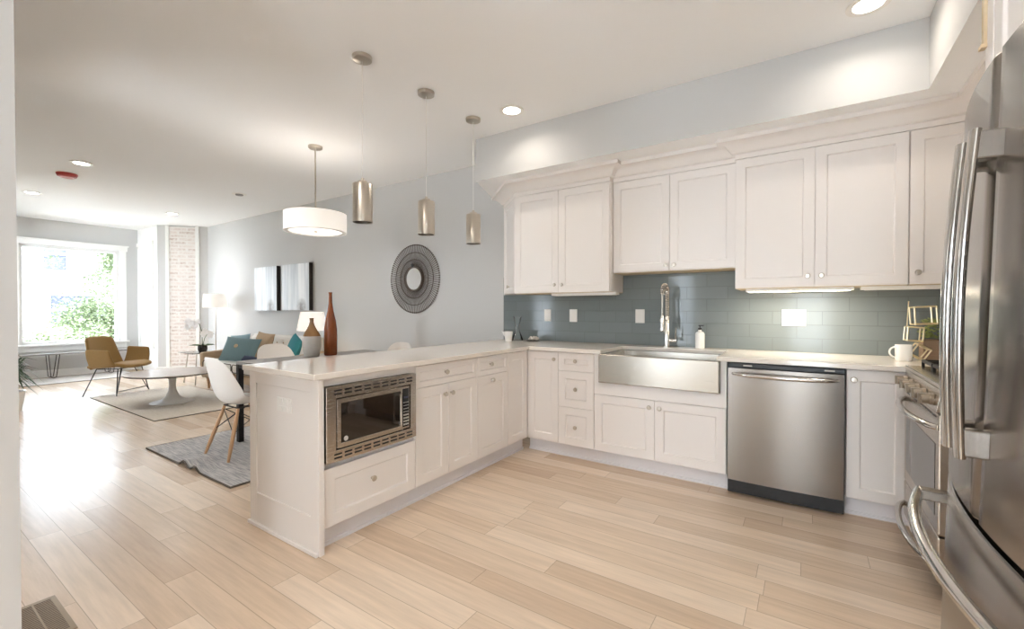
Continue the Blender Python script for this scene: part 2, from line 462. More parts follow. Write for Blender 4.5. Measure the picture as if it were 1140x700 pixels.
# bay: short diagonal wall and side wall
b = MB(); b.prism([(-9.75, 3.9), (-10.32, 3.27), (-10.32, 3.45), (-9.90, 3.92)], 0, CEIL)
struct(b.build('wall_bay_diagonal', M['wall']))
slab('wall_bay_side', M['trim'], (WX - 0.1, -10.32, 3.27, 3.42, 0, CEIL))
slab('wall_bay_far_side', M['trim'], (WX - 0.1, WX + 0.12, 1.15, 1.30, 0, CEIL), (-10.42, -10.3, 1.15, 1.30, 0, CEIL), (WX + 0.12, -10.42, 1.15, 1.30, 0, 0.6), (WX + 0.12, -10.42, 1.15, 1.30, 2.45, CEIL))
b = MB()
for x in (WX + 0.12, -10.47): b.box(x, x + 0.05, 1.19, 1.25, 0.6, 2.45)
for z in (0.6, 2.40): b.box(WX + 0.1705, -10.4705, 1.19, 1.25, z, z + 0.05)
added_win3 = struct(b.build('window_3', M['trim']))  # unseen bay side window, added to let in more daylight
MB().box(WX + 0.17, -10.47, 1.215, 1.222, 0.65, 2.40).build('pane', M['glass'], added_win3)
b = MB(); b.prism([(-10.3, 1.30), (-9.65, 0.62), (-9.8, 0.55), (-10.3, 1.1)], 0, CEIL)
struct(b.build('wall_bay_far_diagonal', M['wall']))
slab('wall_bay_return', M['wall'], (-9.82, -9.65, 0.1, 0.66, 0, CEIL))
# window wall with opening
WY0, WY1, WZ0, WZ1 = 1.63, 2.98, 0.60, 2.37
slab('wall_window', M['wall'], (WX - 0.16, WX, 1.15, WY0, 0, CEIL), (WX - 0.16, WX, WY1, 3.42, 0, CEIL), (WX - 0.16, WX, WY0, WY1, 0, WZ0), (WX - 0.16, WX, WY0, WY1, WZ1, CEIL))
LWIN_ADDED = ((-9.2, -8.6), (-4.6, -3.3))  # unseen left wall windows, added to bring in cool daylight
slab('wall_left', M['wall'], (-9.8, LWIN_ADDED[0][0], 0.10, 0.264, 0, CEIL), (LWIN_ADDED[0][1], LWIN_ADDED[1][0], 0.10, 0.264, 0, CEIL), (LWIN_ADDED[1][1], -1.856, 0.10, 0.264, 0, CEIL), *[(p, q, 0.10, 0.264, 0, 0.4) for p, q in LWIN_ADDED], *[(p, q, 0.10, 0.264, 2.45, CEIL) for p, q in LWIN_ADDED])
for i, (p, q) in enumerate(LWIN_ADDED):
    b = MB()
    for x in (p, q - 0.06): b.box(x, x + 0.06, 0.14, 0.20, 0.4, 2.45)
    for z in (0.4, 1.4, 2.39): b.box(p + 0.0605, q - 0.0605, 0.14, 0.20, z, z + 0.06)
    ww = struct(b.build('window_%d' % (4 + i), M['trim']))
    MB().box(p + 0.06, q - 0.06, 0.165, 0.172, 0.46, 2.39).build('pane', M['glass'], ww)
KW0, KW1 = -2.5, -0.5
slab('wall_kitchen_left', M['trim'], (-4.2, -4.04, -3.2, KW0, 0, CEIL), (-4.2, -4.04, KW1, 0.10, 0, CEIL), (-4.2, -4.04, KW0, KW1, 0, 0.8), (-4.2, -4.04, KW0, KW1, 2.4, CEIL))
b = MB()
for y in (KW0, (KW0 + KW1) / 2 - 0.03, KW1 - 0.06): b.box(-4.15, -4.09, y, y + 0.06, 0.8, 2.4)
for z in (0.8, 2.34):
    b.box(-4.15, -4.09, KW0 + 0.0605, (KW0 + KW1) / 2 - 0.0305, z, z + 0.06); b.box(-4.15, -4.09, (KW0 + KW1) / 2 + 0.0305, KW1 - 0.0605, z, z + 0.06)
added_win6 = struct(b.build('window_6', M['trim']))  # unseen window added behind the camera as cool daylight fill
MB().box(-4.125, -4.118, KW0 + 0.06, KW1 - 0.06, 0.86, 2.34).build('pane', M['glass'], added_win6)
# rear wall behind the camera with two narrow glazed doors added for daylight
REAR = ((-2.95, -2.15), (-0.35, 0.45))  # sited where streaks on the steel fronts hint at bright openings
slab('wall_rear', M['trim'], (-4.2, REAR[0][0], -3.2, -3.04, 0, CEIL), (REAR[0][1], REAR[1][0], -3.2, -3.04, 0, CEIL), (REAR[1][1], RX + 0.1, -3.2, -3.04, 0, CEIL), *[(p, q, -3.2, -3.04, 2.35, CEIL) for p, q in REAR], *[(p, q, -3.2, -3.04, 0, 0.04) for p, q in REAR])
for i, (p, q) in enumerate(REAR):
    b = MB(); b.box(p, p + 0.07, -3.17, -3.08, 0.04, 2.35); b.box(q - 0.07, q, -3.17, -3.08, 0.04, 2.35); b.box(p + 0.0705, q - 0.0705, -3.17, -3.08, 0.04, 0.16); b.box(p + 0.0705, q - 0.0705, -3.17, -3.08, 2.26, 2.35)
    dd = struct(b.build('door_%d' % (i + 1), M['trim']))
    MB().box(p + 0.07, q - 0.07, -3.13, -3.12, 0.16, 2.26).build('pane', M['glass'], dd)

# soffit over the wall cabinets
b = MB(); b.prism([(-2.86, 3.9), (-2.62, 3.312), (0.553, 3.312), (0.553, -0.6), (RX, -0.6), (RX, 3.9)], 2.435, CEIL, 0, 1)
struct(b.build('ceiling_soffit', [M['wall'], M['ceil']]))

# front window: casing, frame, pane
b = MB()
b.box(WX, WX + 0.03, WY0 - 0.10, WY0, WZ0, WZ1); b.box(WX, WX + 0.03, WY1, WY1 + 0.10, WZ0, WZ1)
b.box(WX, WX + 0.035, WY0 - 0.12, WY1 + 0.12, WZ1, WZ1 + 0.085); b.box(WX, WX + 0.055, WY0 - 0.14, WY1 + 0.14, WZ1 + 0.085, WZ1 + 0.11)
win = struct(b.build('window_1', M['trim'], bevel=0.003))
b = MB(); b.box(WX - 0.02, WX + 0.09, WY0 - 0.13, WY1 + 0.13, WZ0 - 0.03, WZ0); b.box(WX, WX + 0.025, WY0 - 0.10, WY1 + 0.10, WZ0 - 0.13, WZ0 - 0.03)
b.build('window_sill', M['trim'], win, bevel=0.003)
b = MB()
for y in (WY0, WY1 - 0.05): b.box(WX - 0.11, WX - 0.05, y, y + 0.05, WZ0, WZ1)
for z in (WZ0, WZ1 - 0.05): b.box(WX - 0.11, WX - 0.05, WY0 + 0.0505, WY1 - 0.0505, z, z + 0.05)
b.build('window_frame', M['trim'], win)
MB().box(WX - 0.085, WX - 0.078, WY0 + 0.05, WY1 - 0.05, WZ0 + 0.05, WZ1 - 0.05).build('pane', M['glass'], win)
# panelled shutter frame on the bay side wall
b = MB()
x0, x1, z0, z1 = -11.28, -10.50, 0.46, 2.48
for q in ((x0, x0 + 0.09, z0, z1), (x1 - 0.09, x1, z0, z1)): b.box(q[0], q[1], 3.245, 3.27, q[2], q[3])
b.box(x0 + 0.0905, x1 - 0.0905, 3.245, 3.27, z0, z0 + 0.09); b.box(x0 - 0.02, x1 + 0.02, 3.235, 3.27, z1, z1 + 0.07)
win2 = struct(b.build('window_2', M['trim'], bevel=0.003))
b = MB(); b.box(x0 + 0.09, x1 - 0.09, 3.258, 3.27, z0 + 0.09, z1)
for k in range(2):
    a = x0 + 0.12 + k * 0.31
    b.box(a, a + 0.27, 3.252, 3.262, z0 + 0.14, z1 - 0.06)
b.build('shutter_panel', M['trim'], win2, bevel=0.003)
# exposed brick strip on the diagonal
def basis(o, u, w):
    o = Vector(o); u = Vector(u).normalized(); w = Vector(w).normalized(); z = Vector((0, 0, 1))
    return lambda a, bb, c: o + u * a + z * bb + w * c
DU = Vector((-9.75 + 10.32, 3.9 - 3.27, 0)); DL = DU.length; DU.normalize()
DW = Vector((DU.y, -DU.x, 0))
BD = basis((-10.32, 3.27, 0), DU, DW)
bo = MB(); bo.bbox(BD, DL * 0.24, DL * 0.76, 0.12, CEIL - 0.02, 0, 0.012)
struct(bo.build('wall_brick_strip', M['brick']))
b = MB(); b.bbox(BD, DL * 0.17, DL * 0.24, 0.0, CEIL, 0, 0.03); b.bbox(BD, DL * 0.76, DL * 0.83, 0.0, CEIL, 0, 0.03)
struct(b.build('trim_1', M['trim'], bevel=0.003))
# baseboards
b = MB(); b.box(-9.72, -2.70, WY - 0.018, WY, 0, 0.13); struct(b.build('baseboard_back', M['trim'], bevel=0.003))
b = MB(); b.box(WX, WX + 0.018, 1.3, 3.27, 0, 0.13); struct(b.build('baseboard_window', M['trim'], bevel=0.003))
b = MB(); b.box(WX, -10.33, 3.25, 3.27, 0, 0.13); b.bbox(BD, 0, DL, 0, 0.12, 0, 0.035); struct(b.build('baseboard_bay', M['trim'], bevel=0.003))

# ---------------------------------------------------------------- kitchen cabinetry
BX = lambda y: (lambda a, bb, c: Vector((a, y - c, bb)))       # face looking to -Y, a = X
PX = lambda x: (lambda a, bb, c: Vector((x + c, a, bb)))       # face looking to +X, a = Y

def shaker(B, a0, a1, b0, b1, th=0.02, rail=0.062, rec=0.009):
    m = MB()
    i0, i1, j0, j1 = a0 + rail, a1 - rail, b0 + rail, b1 - rail
    e = 0.006
    v = []
    rect = lambda p0, p1, q0, q1, c: [B(p0, q0, c), B(p1, q0, c), B(p1, q1, c), B(p0, q1, c)]
    v += rect(a0, a1, b0, b1, 0)
    v += rect(a0, a1, b0, b1, th)
    v += rect(i0, i1, j0, j1, th)
    v += rect(i0 + e, i1 - e, j0 + e, j1 - e, th - rec)
    f = [(3, 2, 1, 0)]
    for k in range(4):
        n = (k + 1) % 4
        f += [(k, n, 4 + n, 4 + k), (4 + k, 4 + n, 8 + n, 8 + k), (8 + k, 8 + n, 12 + n, 12 + k)]
    f.append((12, 13, 14, 15))
    m.add(v, f)
    return m

def knob(B, a, bb, c, parent):
    o = B(a, bb, c); ax = B(a, bb, c + 1) - o
    MB().lathe([(0.0075, 0), (0.0065, 0.006), (0.0055, 0.013), (0.0145, 0.017), (0.0165, 0.022), (0.014, 0.027), (0.0, 0.0285)], o, 16, ax).build('knob', M['nickel'], parent, smooth=True)

def front(kind, B, a0, a1, b0, b1, parent, kn=None, rail=0.062, gap=0.0015):
    d = shaker(B, a0 + gap, a1 - gap, b0 + gap, b1 - gap, rail=rail).build(kind, M['cab'], parent, bevel=0.0015, seg=1)
    if kn: knob(B, kn[0], kn[1], 0.02, d)
    return d

TOP, BOT, DBOT, DTOP = 0.876, 0.114, 0.116, 0.868
YF = 3.262          # carcass front of back run (doors stand 2 cm proud -> 3.242)
XF = -2.022         # carcass front of peninsula

def base_back(x0, x1, label, toe=True):
    t = thing('base_cabinet', label, 'cabinet', ((x0 + x1) / 2, 3.58, 0), group='base cabinets under the worktop')
    b = MB(); b.box(x0 + 0.0005, x1 - 0.0005, YF, 3.885, 0.11, TOP - 0.001); b.build('carcass', M['cab'], t)
    b = MB(); b.box(x0 + 0.0005, x1 - 0.0005, 3.315, 3.335, 0.0, 0.11); b.box(x0 + 0.0005, x1 - 0.0005, 3.303, 3.315, 0, 0.018); b.build('toe_kick', M['toe'], t)
    return t
def base_pen(y0, y1, label):
    t = thing('base_cabinet', label, 'cabinet', (-2.34, (y0 + y1) / 2, 0), group='base cabinets under the worktop')
    b = MB(); b.box(-2.63, XF, y0 + 0.0005, y1 - 0.0005, 0.11, TOP - 0.001); b.build('carcass', M['cab'], t)
    b = MB(); b.box(-2.085, -2.065, y0 + 0.0005, y1 - 0.0005, 0.0, 0.11); b.box(-2.065, -2.053, y0 + 0.0005, y1 - 0.0005, 0, 0.018); b.build('toe_kick', M['toe'], t)
    return t

# peninsula, from its free end to the corner
BP = PX(XF)
t = base_pen(1.30, 1.93, 'white cabinet holding the microwave at the free end of the peninsula')
d = front('drawer', BP, 1.303, 1.928, DBOT, 0.416, t, (1.60, 0.288))
b = MB(); b.bbox(BP, 1.303, 1.928, 0.835, TOP - 0.002, 0, 0.018); b.build('top_rail', M['cab'], t)
# framed end panel facing the camera's left
EP = BX(1.30)
b = MB()
b.bbox(EP, -2.655, -1.985, 0, TOP - 0.001, 0, 0.022)
fr = (-2.585, -2.055, 0.185, 0.806)
for q in ((-2.655, fr[0], 0, TOP - 0.001), (fr[1], -1.985, 0, TOP - 0.001), (fr[0], fr[1], 0, fr[2]), (fr[0], fr[1], fr[3], TOP - 0.001)):
    b.bbox(EP, q[0], q[1], q[2], q[3], 0.022, 0.031)
b.build('end_panel', M['cab'], t, bevel=0.002, seg=1)
b = MB(); b.bbox(EP, -2.66, -1.99, 0, 0.02, 0.031, 0.046); b.build('shoe_molding', M['cab'], t, bevel=0.004)
t = base_pen(1.93, 2.543, 'white peninsula cabinet with one drawer over a pair of doors')
front('drawer', BP, 1.93, 2.543, 0.728, DTOP, t, (2.2, 0.805), rail=0.036)
front('door', BP, 1.93, 2.232, DBOT, 0.728, t, (2.187, 0.659)); front('door', BP, 2.232, 2.543, DBOT, 0.728, t, (2.256, 0.659))
t = base_pen(2.543, 2.945, 'narrow white peninsula cabinet with one drawer over one door')
front('drawer', BP, 2.543, 2.945, 0.725, DTOP, t, (2.70, 0.805), rail=0.036)
front('door', BP, 2.543, 2.945, DBOT, 0.725, t, (2.72, 0.682))
t = base_pen(2.945, 3.262, 'white blind panel cabinet without knob in the inner corner of the peninsula')
front('door', BP, 2.945, 3.240, DBOT, DTOP, t)
# back run
BB = BX(YF)
t = base_back(-2.02, -1.702, 'white full-height single door cabinet in the corner left of the three drawers')
front('door', BB, -1.998, -1.702, DBOT, DTOP, t, (-1.735, 0.808))
t = base_back(-1.702, -1.388, 'white cabinet of three stacked drawers left of the sink')
front('drawer', BB, -1.702, -1.388, 0.719, DTOP, t, (-1.543, 0.803), rail=0.05)
front('drawer', BB, -1.702, -1.388, 0.423, 0.719, t, (-1.541, 0.576), rail=0.062)
front('drawer', BB, -1.702, -1.388, DBOT, 0.423, t, (-1.543, 0.268), rail=0.062)
t = thing('base_cabinet', 'white two-door cabinet beneath the steel farmhouse sink', 'cabinet', (-0.91, 3.58, 0), group='base cabinets under the worktop')
b = MB(); b.box(-1.3875, -0.441, YF, 3.885, 0.11, 0.645); b.box(-1.3875, -1.345, YF, 3.885, 0.645, TOP - 0.001); b.box(-0.4795, -0.441, YF, 3.885, 0.645, TOP - 0.001)
b.box(-1.3875, -0.441, YF - 0.018, YF, 0.56, 0.652); b.box(-1.3875, -1.345, YF - 0.018, YF, 0.652, TOP - 0.001); b.box(-0.4795, -0.441, YF - 0.018, YF, 0.652, TOP - 0.001)
b.build('carcass', M['cab'], t)
b = MB(); b.box(-1.3875, -0.441, 3.315, 3.335, 0, 0.11); b.box(-1.3875, -0.441, 3.303, 3.315, 0, 0.018); b.build('toe_kick', M['toe'], t)
front('door', BB, -1.387, -0.916, DBOT, 0.556, t, (-0.952, 0.505)); front('door', BB, -0.916, -0.442, DBOT, 0.556, t, (-0.878, 0.505))
t = base_back(0.196, 0.484, 'white single door cabinet between the dishwasher and the range')
front('door', BB, 0.196, 0.482, DBOT, DTOP, t, (0.231, 0.812))
b = MB(); b.box(0.484, 1.13, 3.22, 3.885, 0.0, TOP - 0.001); b.build('corner_filler', M['cab'], t)

# worktop
out = [(-2.668, 1.235), (-1.965, 1.235), (-1.965, 3.205), (-1.318, 3.205), (-1.318, 3.69), (-0.497, 3.69), (-0.497, 3.205), (0.452, 3.205), (0.462, 3.213), (RX - 0.002, 3.213), (RX - 0.002, WY - 0.008), (-2.668, WY - 0.008)]
tag(MB().prism(out, TOP, 0.906).build('worktop', M['quartz'], bevel=0.0035, seg=2), 'cream quartz worktop running over the peninsula and along the tiled wall', 'worktop')
# tile
b = MB(); b.box(-2.705, RX, WY - 0.007, WY, 0.90, 1.56); struct(b.build('wall_backsplash', M['tile']))

# upper cabinets
def upper(x0, x1, yf, z0, z1, label):
    t = thing('wall_cabinet', label, 'cabinet', ((x0 + x1) / 2, WY, z0), group='white wall cabinets')
    b = MB(); b.box(x0 + 0.0005, x1 - 0.0005, yf + 0.02, WY - 0.008, z0, z1 + 0.134); b.build('carcass', M['cab'], t)
    b = MB(); b.box(x0 + 0.002, x1 - 0.002, yf + 0.021, WY - 0.009, z0 - 0.004, z0 - 0.0005); b.build('underside', M['maple'], t)
    return t
ZT = 2.298
U = upper(-2.345, -1.386, 3.562, 1.372, ZT, 'white two-door wall cabinet left of the sink, above the pair of outlets')
B1 = BX(3.582)
front('door', B1, -2.343, -1.872, 1.374, ZT, U, (-1.905, 1.443)); front('door', B1, -1.872, -1.388, 1.374, ZT, U, (-1.83, 1.441))
U = upper(-1.385, -0.436, 3.635, 1.53, ZT, 'shorter white two-door wall cabinet above the faucet')
B2 = BX(3.655)
front('door', B2, -1.384, -0.915, 1.532, ZT, U, (-0.94, 1.574)); front('door', B2, -0.915, -0.437, 1.532, ZT, U, (-0.875, 1.574))
U = upper(-0.435, 0.512, 3.562, 1.372, ZT, 'white two-door wall cabinet above the dishwasher and lit strip')
front('door', B1, -0.434, 0.041, 1.374, ZT, U, (0.003, 1.444)); front('door', B1, 0.041, 0.511, 1.374, ZT, U, (0.079, 1.444))
U = upper(0.513, RX - 0.01, 3.562, 1.372, ZT, 'white wall cabinet in the right corner beside the fridge handles')
front('door', B1, 0.514, 0.80, 1.374, ZT, U, (0.553, 1.442))
# angled end cabinet
U = thing('wall_cabinet', 'narrow angled white wall cabinet closing the left end of the run', 'cabinet', (-2.5, WY, 1.372), group='white wall cabinets')
a0 = Vector((-2.700, 3.892, 0)); a1 = Vector((-2.3475, 3.566, 0))
du = (a1 - a0); dl = du.length; du.normalize(); dw = Vector((du.y, -du.x, 0))
b = MB(); b.prism([(a0.x, a0.y), (a0 - dw * 0.02 + du * 0.02)[:2], (a1 - dw * 0.02)[:2], (-2.346, 3.892)], 1.372, ZT + 0.134); b.build('carcass', M['cab'], U)
BA = basis(a0 - dw * 0.02, du, dw)
front('door', BA, 0.03, dl - 0.012, 1.376, ZT, U, (0.25, 1.45), rail=0.05)
# cabinet over the range on the right wall
U = thing('wall_cabinet', 'white wall cabinet on the right wall above the range', 'cabinet', (RX, 2.8, 1.75), group='white wall cabinets')
b = MB(); b.box(0.832, RX - 0.008, 1.90, 3.55, 1.85, ZT + 0.134); b.build('carcass', M['cab'], U)
BR = lambda a, bb, c: Vector((0.832 - c, a, bb))
front('door', BR, 1.91, 2.45, 1.852, ZT, U); front('door', BR, 2.45, 3.0, 1.852, ZT, U); front('door', BR, 3.0, 3.54, 1.852, ZT, U)

# crown moulding swept along the cabinet fronts
prof = [(-0.02, 2.300), (0.003, 2.300), (0.003, 2.335), (0.018, 2.338), (0.026, 2.346), (0.038, 2.364), (0.056, 2.384), (0.080, 2.398), (0.094, 2.403), (0.110, 2.406), (0.110, 2.4345), (-0.02, 2.4345)]
path = [(-2.705, 3.9), (-2.345, 3.562), (-1.386, 3.562), (-1.386, 3.635), (-0.436, 3.635), (-0.436, 3.562), (0.81, 3.562), (0.81, 1.90)]
offs = []
for i, p in enumerate(path):
    def nrm(p, q):
        d = Vector((q[0] - p[0], q[1] - p[1])).normalized(); return Vector((d.y, -d.x))
    if i == 0: offs.append(Vector((-1.47, 0)))
    elif i == len(path) - 1: offs.append(nrm(path[-2], path[-1]))
    else:
        n1, n2 = nrm(path[i - 1], p), nrm(p, path[i + 1])
        offs.append((n1 + n2) / (1 + n1.dot(n2)))
m = MB(); v = []
for p, o in zip(path, offs):
    for d, z in prof: v.append((p[0] + o.x * d, min(p[1] + o.y * d, 3.899), z))
k = len(prof); f = []
for i in range(len(path) - 1):
    for j in range(k):
        j2 = (j + 1) % k
        f.append((i * k + j, i * k + j2, (i + 1) * k + j2, (i + 1) * k + j))
f += [tuple(range(k)), tuple((len(path) - 1) * k + j for j in reversed(range(k)))]
m.add(v, f)
struct(m.build('trim_2', M['cab'], smooth=True))

# under-cabinet lights
def strip(x0, x1, lit, label):
    t = thing('under_cabinet_light', label, 'light', ((x0 + x1) / 2, 3.62, 1.368), group='slim lights under the wall cabinets')
    b = MB(); b.box(x0, x1, 3.600, 3.685, 1.346, 1.3675); b.build('housing', M['white_plastic'], t, bevel=0.003)
    b = MB(); b.box(x0 + 0.02, x1 - 0.02, 3.61, 3.675, 1.3435, 1.3465); b.build('diffuser', M['strip'] if lit else M['white_plastic'], t)
    if lit:
        d = light('strip_glow', 'AREA', ((x0 + x1) / 2, 3.65, 1.338), 2.8, (1, 0.9, 0.74))
        d.data.shape = 'RECTANGLE'; d.data.size = x1 - x0 - 0.05; d.data.size_y = 0.06
strip(-1.965, -1.345, False, 'unlit white light bar under the cabinet left of the sink')
strip(-0.37, 0.255, True, 'lit white light bar under the cabinet above the dishwasher')
strip(0.29, 0.70, False, 'unlit white light bar at the right end near the plant')

# outlets
def plate(name, label, B, a, z, w, h, n, rocker, parent_loc):
    t = thing(name, label, 'outlet' if not rocker else 'switch', parent_loc, group='white wall plates in the kitchen')
    b = MB(); b.bbox(B, a - w / 2, a + w / 2, z - h / 2, z + h / 2, 0, 0.006); b.build('cover_plate', M['white_plastic'], t, bevel=0.002)
    for k in range(n):
        c = a + (k - (n - 1) / 2) * 0.046
        b = MB()
        if rocker: b.bbox(B, c - 0.016, c + 0.016, z - 0.033, z + 0.033, 0.006, 0.010)
        else:
            for s in (-1, 1): b.bbox(B, c - 0.016, c + 0.016, z + s * 0.02 - 0.014, z + s * 0.02 + 0.014, 0.006, 0.009)
        b.build('rocker' if rocker else 'socket', M['white_plastic'], t, bevel=0.001)
BT = BX(WY - 0.007)
plate('wall_outlet', 'white outlet on the dark tile, first from the left corner', BT, -2.165, 1.162, 0.076, 0.12, 1, False, (-2.165, WY, 1.162))
plate('wall_outlet', 'white outlet on the tile, second from the left corner', BT, -1.88, 1.16, 0.08, 0.122, 1, False, (-1.88, WY, 1.16))
plate('wall_outlet', 'white outlet on the tile just left of the faucet', BT, -1.23, 1.16, 0.082, 0.122, 1, False, (-1.23, WY, 1.16))
plate('wall_switch', 'wide white double switch plate under the lit strip', BT, -0.08, 1.158, 0.15, 0.122, 2, True, (-0.08, WY, 1.158))
plate('wall_outlet', 'white double outlet set into the framed end of the peninsula', BX(1.278), -2.303, 0.713, 0.135, 0.076, 2, False, (-2.303, 1.278, 0.713))

# ---------------------------------------------------------------- sink, faucet, dishwasher, microwave
t = thing('farmhouse_sink', 'brushed steel apron-front sink set into the worktop', 'sink', (-0.91, 3.45, 0.65))
sx0, sx1, sy0, sy1, sz0, sz1 = -1.334, -0.481, 3.196, 3.73, 0.658, 0.8755
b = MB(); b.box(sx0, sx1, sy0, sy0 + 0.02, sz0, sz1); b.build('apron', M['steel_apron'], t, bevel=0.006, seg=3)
b = MB()
ix0, ix1, iy0, iy1, iz = sx0 + 0.025, sx1 - 0.025, sy0 + 0.02, sy1 - 0.02, 0.672
v = [(sx0, iy0, sz1), (sx1, iy0, sz1), (sx1, sy1, sz1), (sx0, sy1, sz1), (ix0, iy0 + 0.012, sz1), (ix1, iy0 + 0.012, sz1), (ix1, iy1, sz1), (ix0, iy1, sz1), (ix0 + .02, iy0 + 0.03, iz), (ix1 - .02, iy0 + 0.03, iz), (ix1 - .02, iy1 - .02, iz), (ix0 + .02, iy1 - .02, iz),
     (sx0, iy0, sz0), (sx1, iy0, sz0), (sx1, sy1, sz0), (sx0, sy1, sz0)]
f = []
for k2 in range(4):
    n2 = (k2 + 1) % 4
    f += [(k2, n2, 4 + n2, 4 + k2), (4 + k2, 4 + n2, 8 + n2, 8 + k2), (12 + k2, 12 + n2, n2, k2)]
f += [(8, 9, 10, 11), (15, 14, 13, 12)]
b.add(v, f); b.build('basin', M['steel_apron'], t, bevel=0.004)
b = MB(); b.lathe([(0.0, 0.0), (0.045, 0.0), (0.045, 0.004), (0.03, 0.005), (0.02, 0.001), (0, 0.001)], (-0.91, 3.47, 0.673), 20); b.build('drain', M['chrome'], t, smooth=True)

FX, FY = -0.965, 3.775
t = thing('kitchen_faucet', 'tall chrome spring-neck faucet standing behind the sink', 'faucet', (FX, FY, 0.906))
MB().lathe([(0.030, 0), (0.030, 0.008), (0.022, 0.012), (0.022, 0.02), (0.022, 0.13), (0.020, 0.135), (0.0175, 0.14), (0.0175, 0.25), (0.012, 0.26), (0, 0.26)], (FX, FY, 0.906), 20).build('body', M['bright'], t, smooth=True)
# spring arc: up, over towards the sink, down
arc = []
for k in range(40):
    s = k / 39
    if s < 0.5: arc.append((FX, FY, 1.16 + s / 0.5 * 0.18))
    else:
        a = (s - 0.5) / 0.5 * math.pi
        arc.append((FX, FY - 0.075 * (1 - math.cos(a)), 1.34 + 0.075 * math.sin(a)))
b = MB(); b.tube(arc, 0.0065, 8); b.build('hose', M['iron'], t, smooth=True)
hel = []
cum = [0]
for p, q in zip(arc, arc[1:]): cum.append(cum[-1] + (Vector(q) - Vector(p)).length)
NT = 34
for k in range(NT * 10 + 1):
    s = k / (NT * 10) * cum[-1]
    i = max(j for j in range(len(cum)) if cum[j] <= s + 1e-9); i = min(i, len(arc) - 2)
    p, q = Vector(arc[i]), Vector(arc[i + 1]); w = (s - cum[i]) / (cum[i + 1] - cum[i]); tdir = (q - p).normalized()
    n1 = Vector((1, 0, 0)); n2 = tdir.cross(n1)
    a = 2 * math.pi * k / 10
    hel.append(p.lerp(q, w) + (n1 * math.cos(a) + n2 * math.sin(a)) * 0.0165)
b = MB(); b.tube(hel, 0.0036, 6); b.build('spring', M['bright'], t, smooth=True)
hx, hy = FX, FY - 0.15
b = MB(); b.tube([(hx, hy, 1.345), (hx, hy, 1.16)], 0.008, 8); b.build('down_hose', M['bright'], t, smooth=True)
MB().lathe([(0.0, 0), (0.019, 0), (0.021, 0.01), (0.0155, 0.03), (0.0155, 0.10), (0.010, 0.125), (0, 0.125)], (hx, hy, 1.045), 16).build('spray_head', M['bright'], t, smooth=True)
b = MB(); b.tube([(FX, FY, 1.13), (FX, FY - 0.15, 1.13)], 0.006, 8); b.lathe([(0.0175, 0), (0.0215, 0), (0.0215, 0.02), (0.0175, 0.02)], (hx, hy, 1.12), 16, closed=True); b.build('holder_arm', M['bright'], t, smooth=True)
b = MB(); b.tube([(FX + 0.015, FY, 0.965), (FX + 0.075, FY, 0.965)], 0.013, 12); b.build('valve', M['bright'], t, smooth=True)
b = MB(); b.tube([(FX + 0.068, FY, 0.97), (FX + 0.070, FY - 0.002, 1.07)], [0.006, 0.0045], 8); b.build('lever', M['bright'], t, smooth=True)

t = thing('soap_bottle', 'white pump bottle with a black pump right of the faucet', 'bottle', (-0.715, 3.80, 0.906))
MB().lathe([(0, 0), (0.032, 0), (0.036, 0.004), (0.036, 0.115), (0.030, 0.13), (0.014, 0.138), (0.012, 0.150), (0, 0.150)], (-0.715, 3.80, 0.906), 24).build('body', M['ceramic'], t, smooth=True)
b = MB(); b.lathe([(0.014, 0), (0.014, 0.014), (0.005, 0.016), (0.005, 0.034), (0, 0.034)], (-0.715, 3.80, 1.0565), 14); b.box(-0.725, -0.685, 3.794, 3.806, 1.085, 1.095); b.build('pump', M['black'], t, smooth=True)

# dishwasher
t = thing('dishwasher', 'stainless steel dishwasher with bar handle under the worktop', 'dishwasher', (-0.12, 3.5, 0))
b = MB(); b.box(-0.436, 0.192, 3.25, 3.86, 0.10, 0.872); b.build('tub', M['black'], t)
yfun = lambda x: 3.205 - 0.012 * (1 - ((x + 0.122) / 0.311) ** 2)
b = MB(); n = 16
xs = [-0.428 + 0.614 * i / n for i in range(n + 1)]
v = []
for x in xs: v += [(x, yfun(x), 0.105), (x, yfun(x), 0.838), (x, 3.249, 0.838), (x, 3.249, 0.105)]
f = []
for i in range(n):
    for j in range(4): f.append((i * 4 + j, i * 4 + (j + 1) % 4, i * 4 + 4 + (j + 1) % 4, i * 4 + 4 + j))
f += [(0, 1, 2, 3), tuple(n * 4 + j for j in (3, 2, 1, 0))]
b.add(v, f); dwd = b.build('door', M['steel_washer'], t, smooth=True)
b = MB()
pts = []
for i in range(17):
    s = i / 16; x = -0.40 + 0.556 * s
    pts.append((x, yfun(x) - 0.034 + 0.034 * max(0, abs(2 * s - 1) - 0.9) / 0.1, 0.802 - 0.004 * math.sin(math.pi * s)))
b.tube(pts, [0.009 + 0.006 * math.sin(math.pi * i / 16) for i in range(17)], 12); b.build('handle', M['chrome'], dwd, smooth=True)
b = MB(); b.box(-0.43, 0.188, 3.215, 3.25, 0.842, 0.868); b.build('control_strip', M['black'], t, bevel=0.002)
b = MB(); b.box(-0.432, 0.19, 3.24, 3.262, 0.012, 0.10); b.build('kick_plate', M['black'], t)
for x in (-0.34, 0.09):
    b = MB(); b.box(x, x + 0.05, 3.2125, 3.216, 0.852, 0.860); b.build('indicator', M['key'], t)

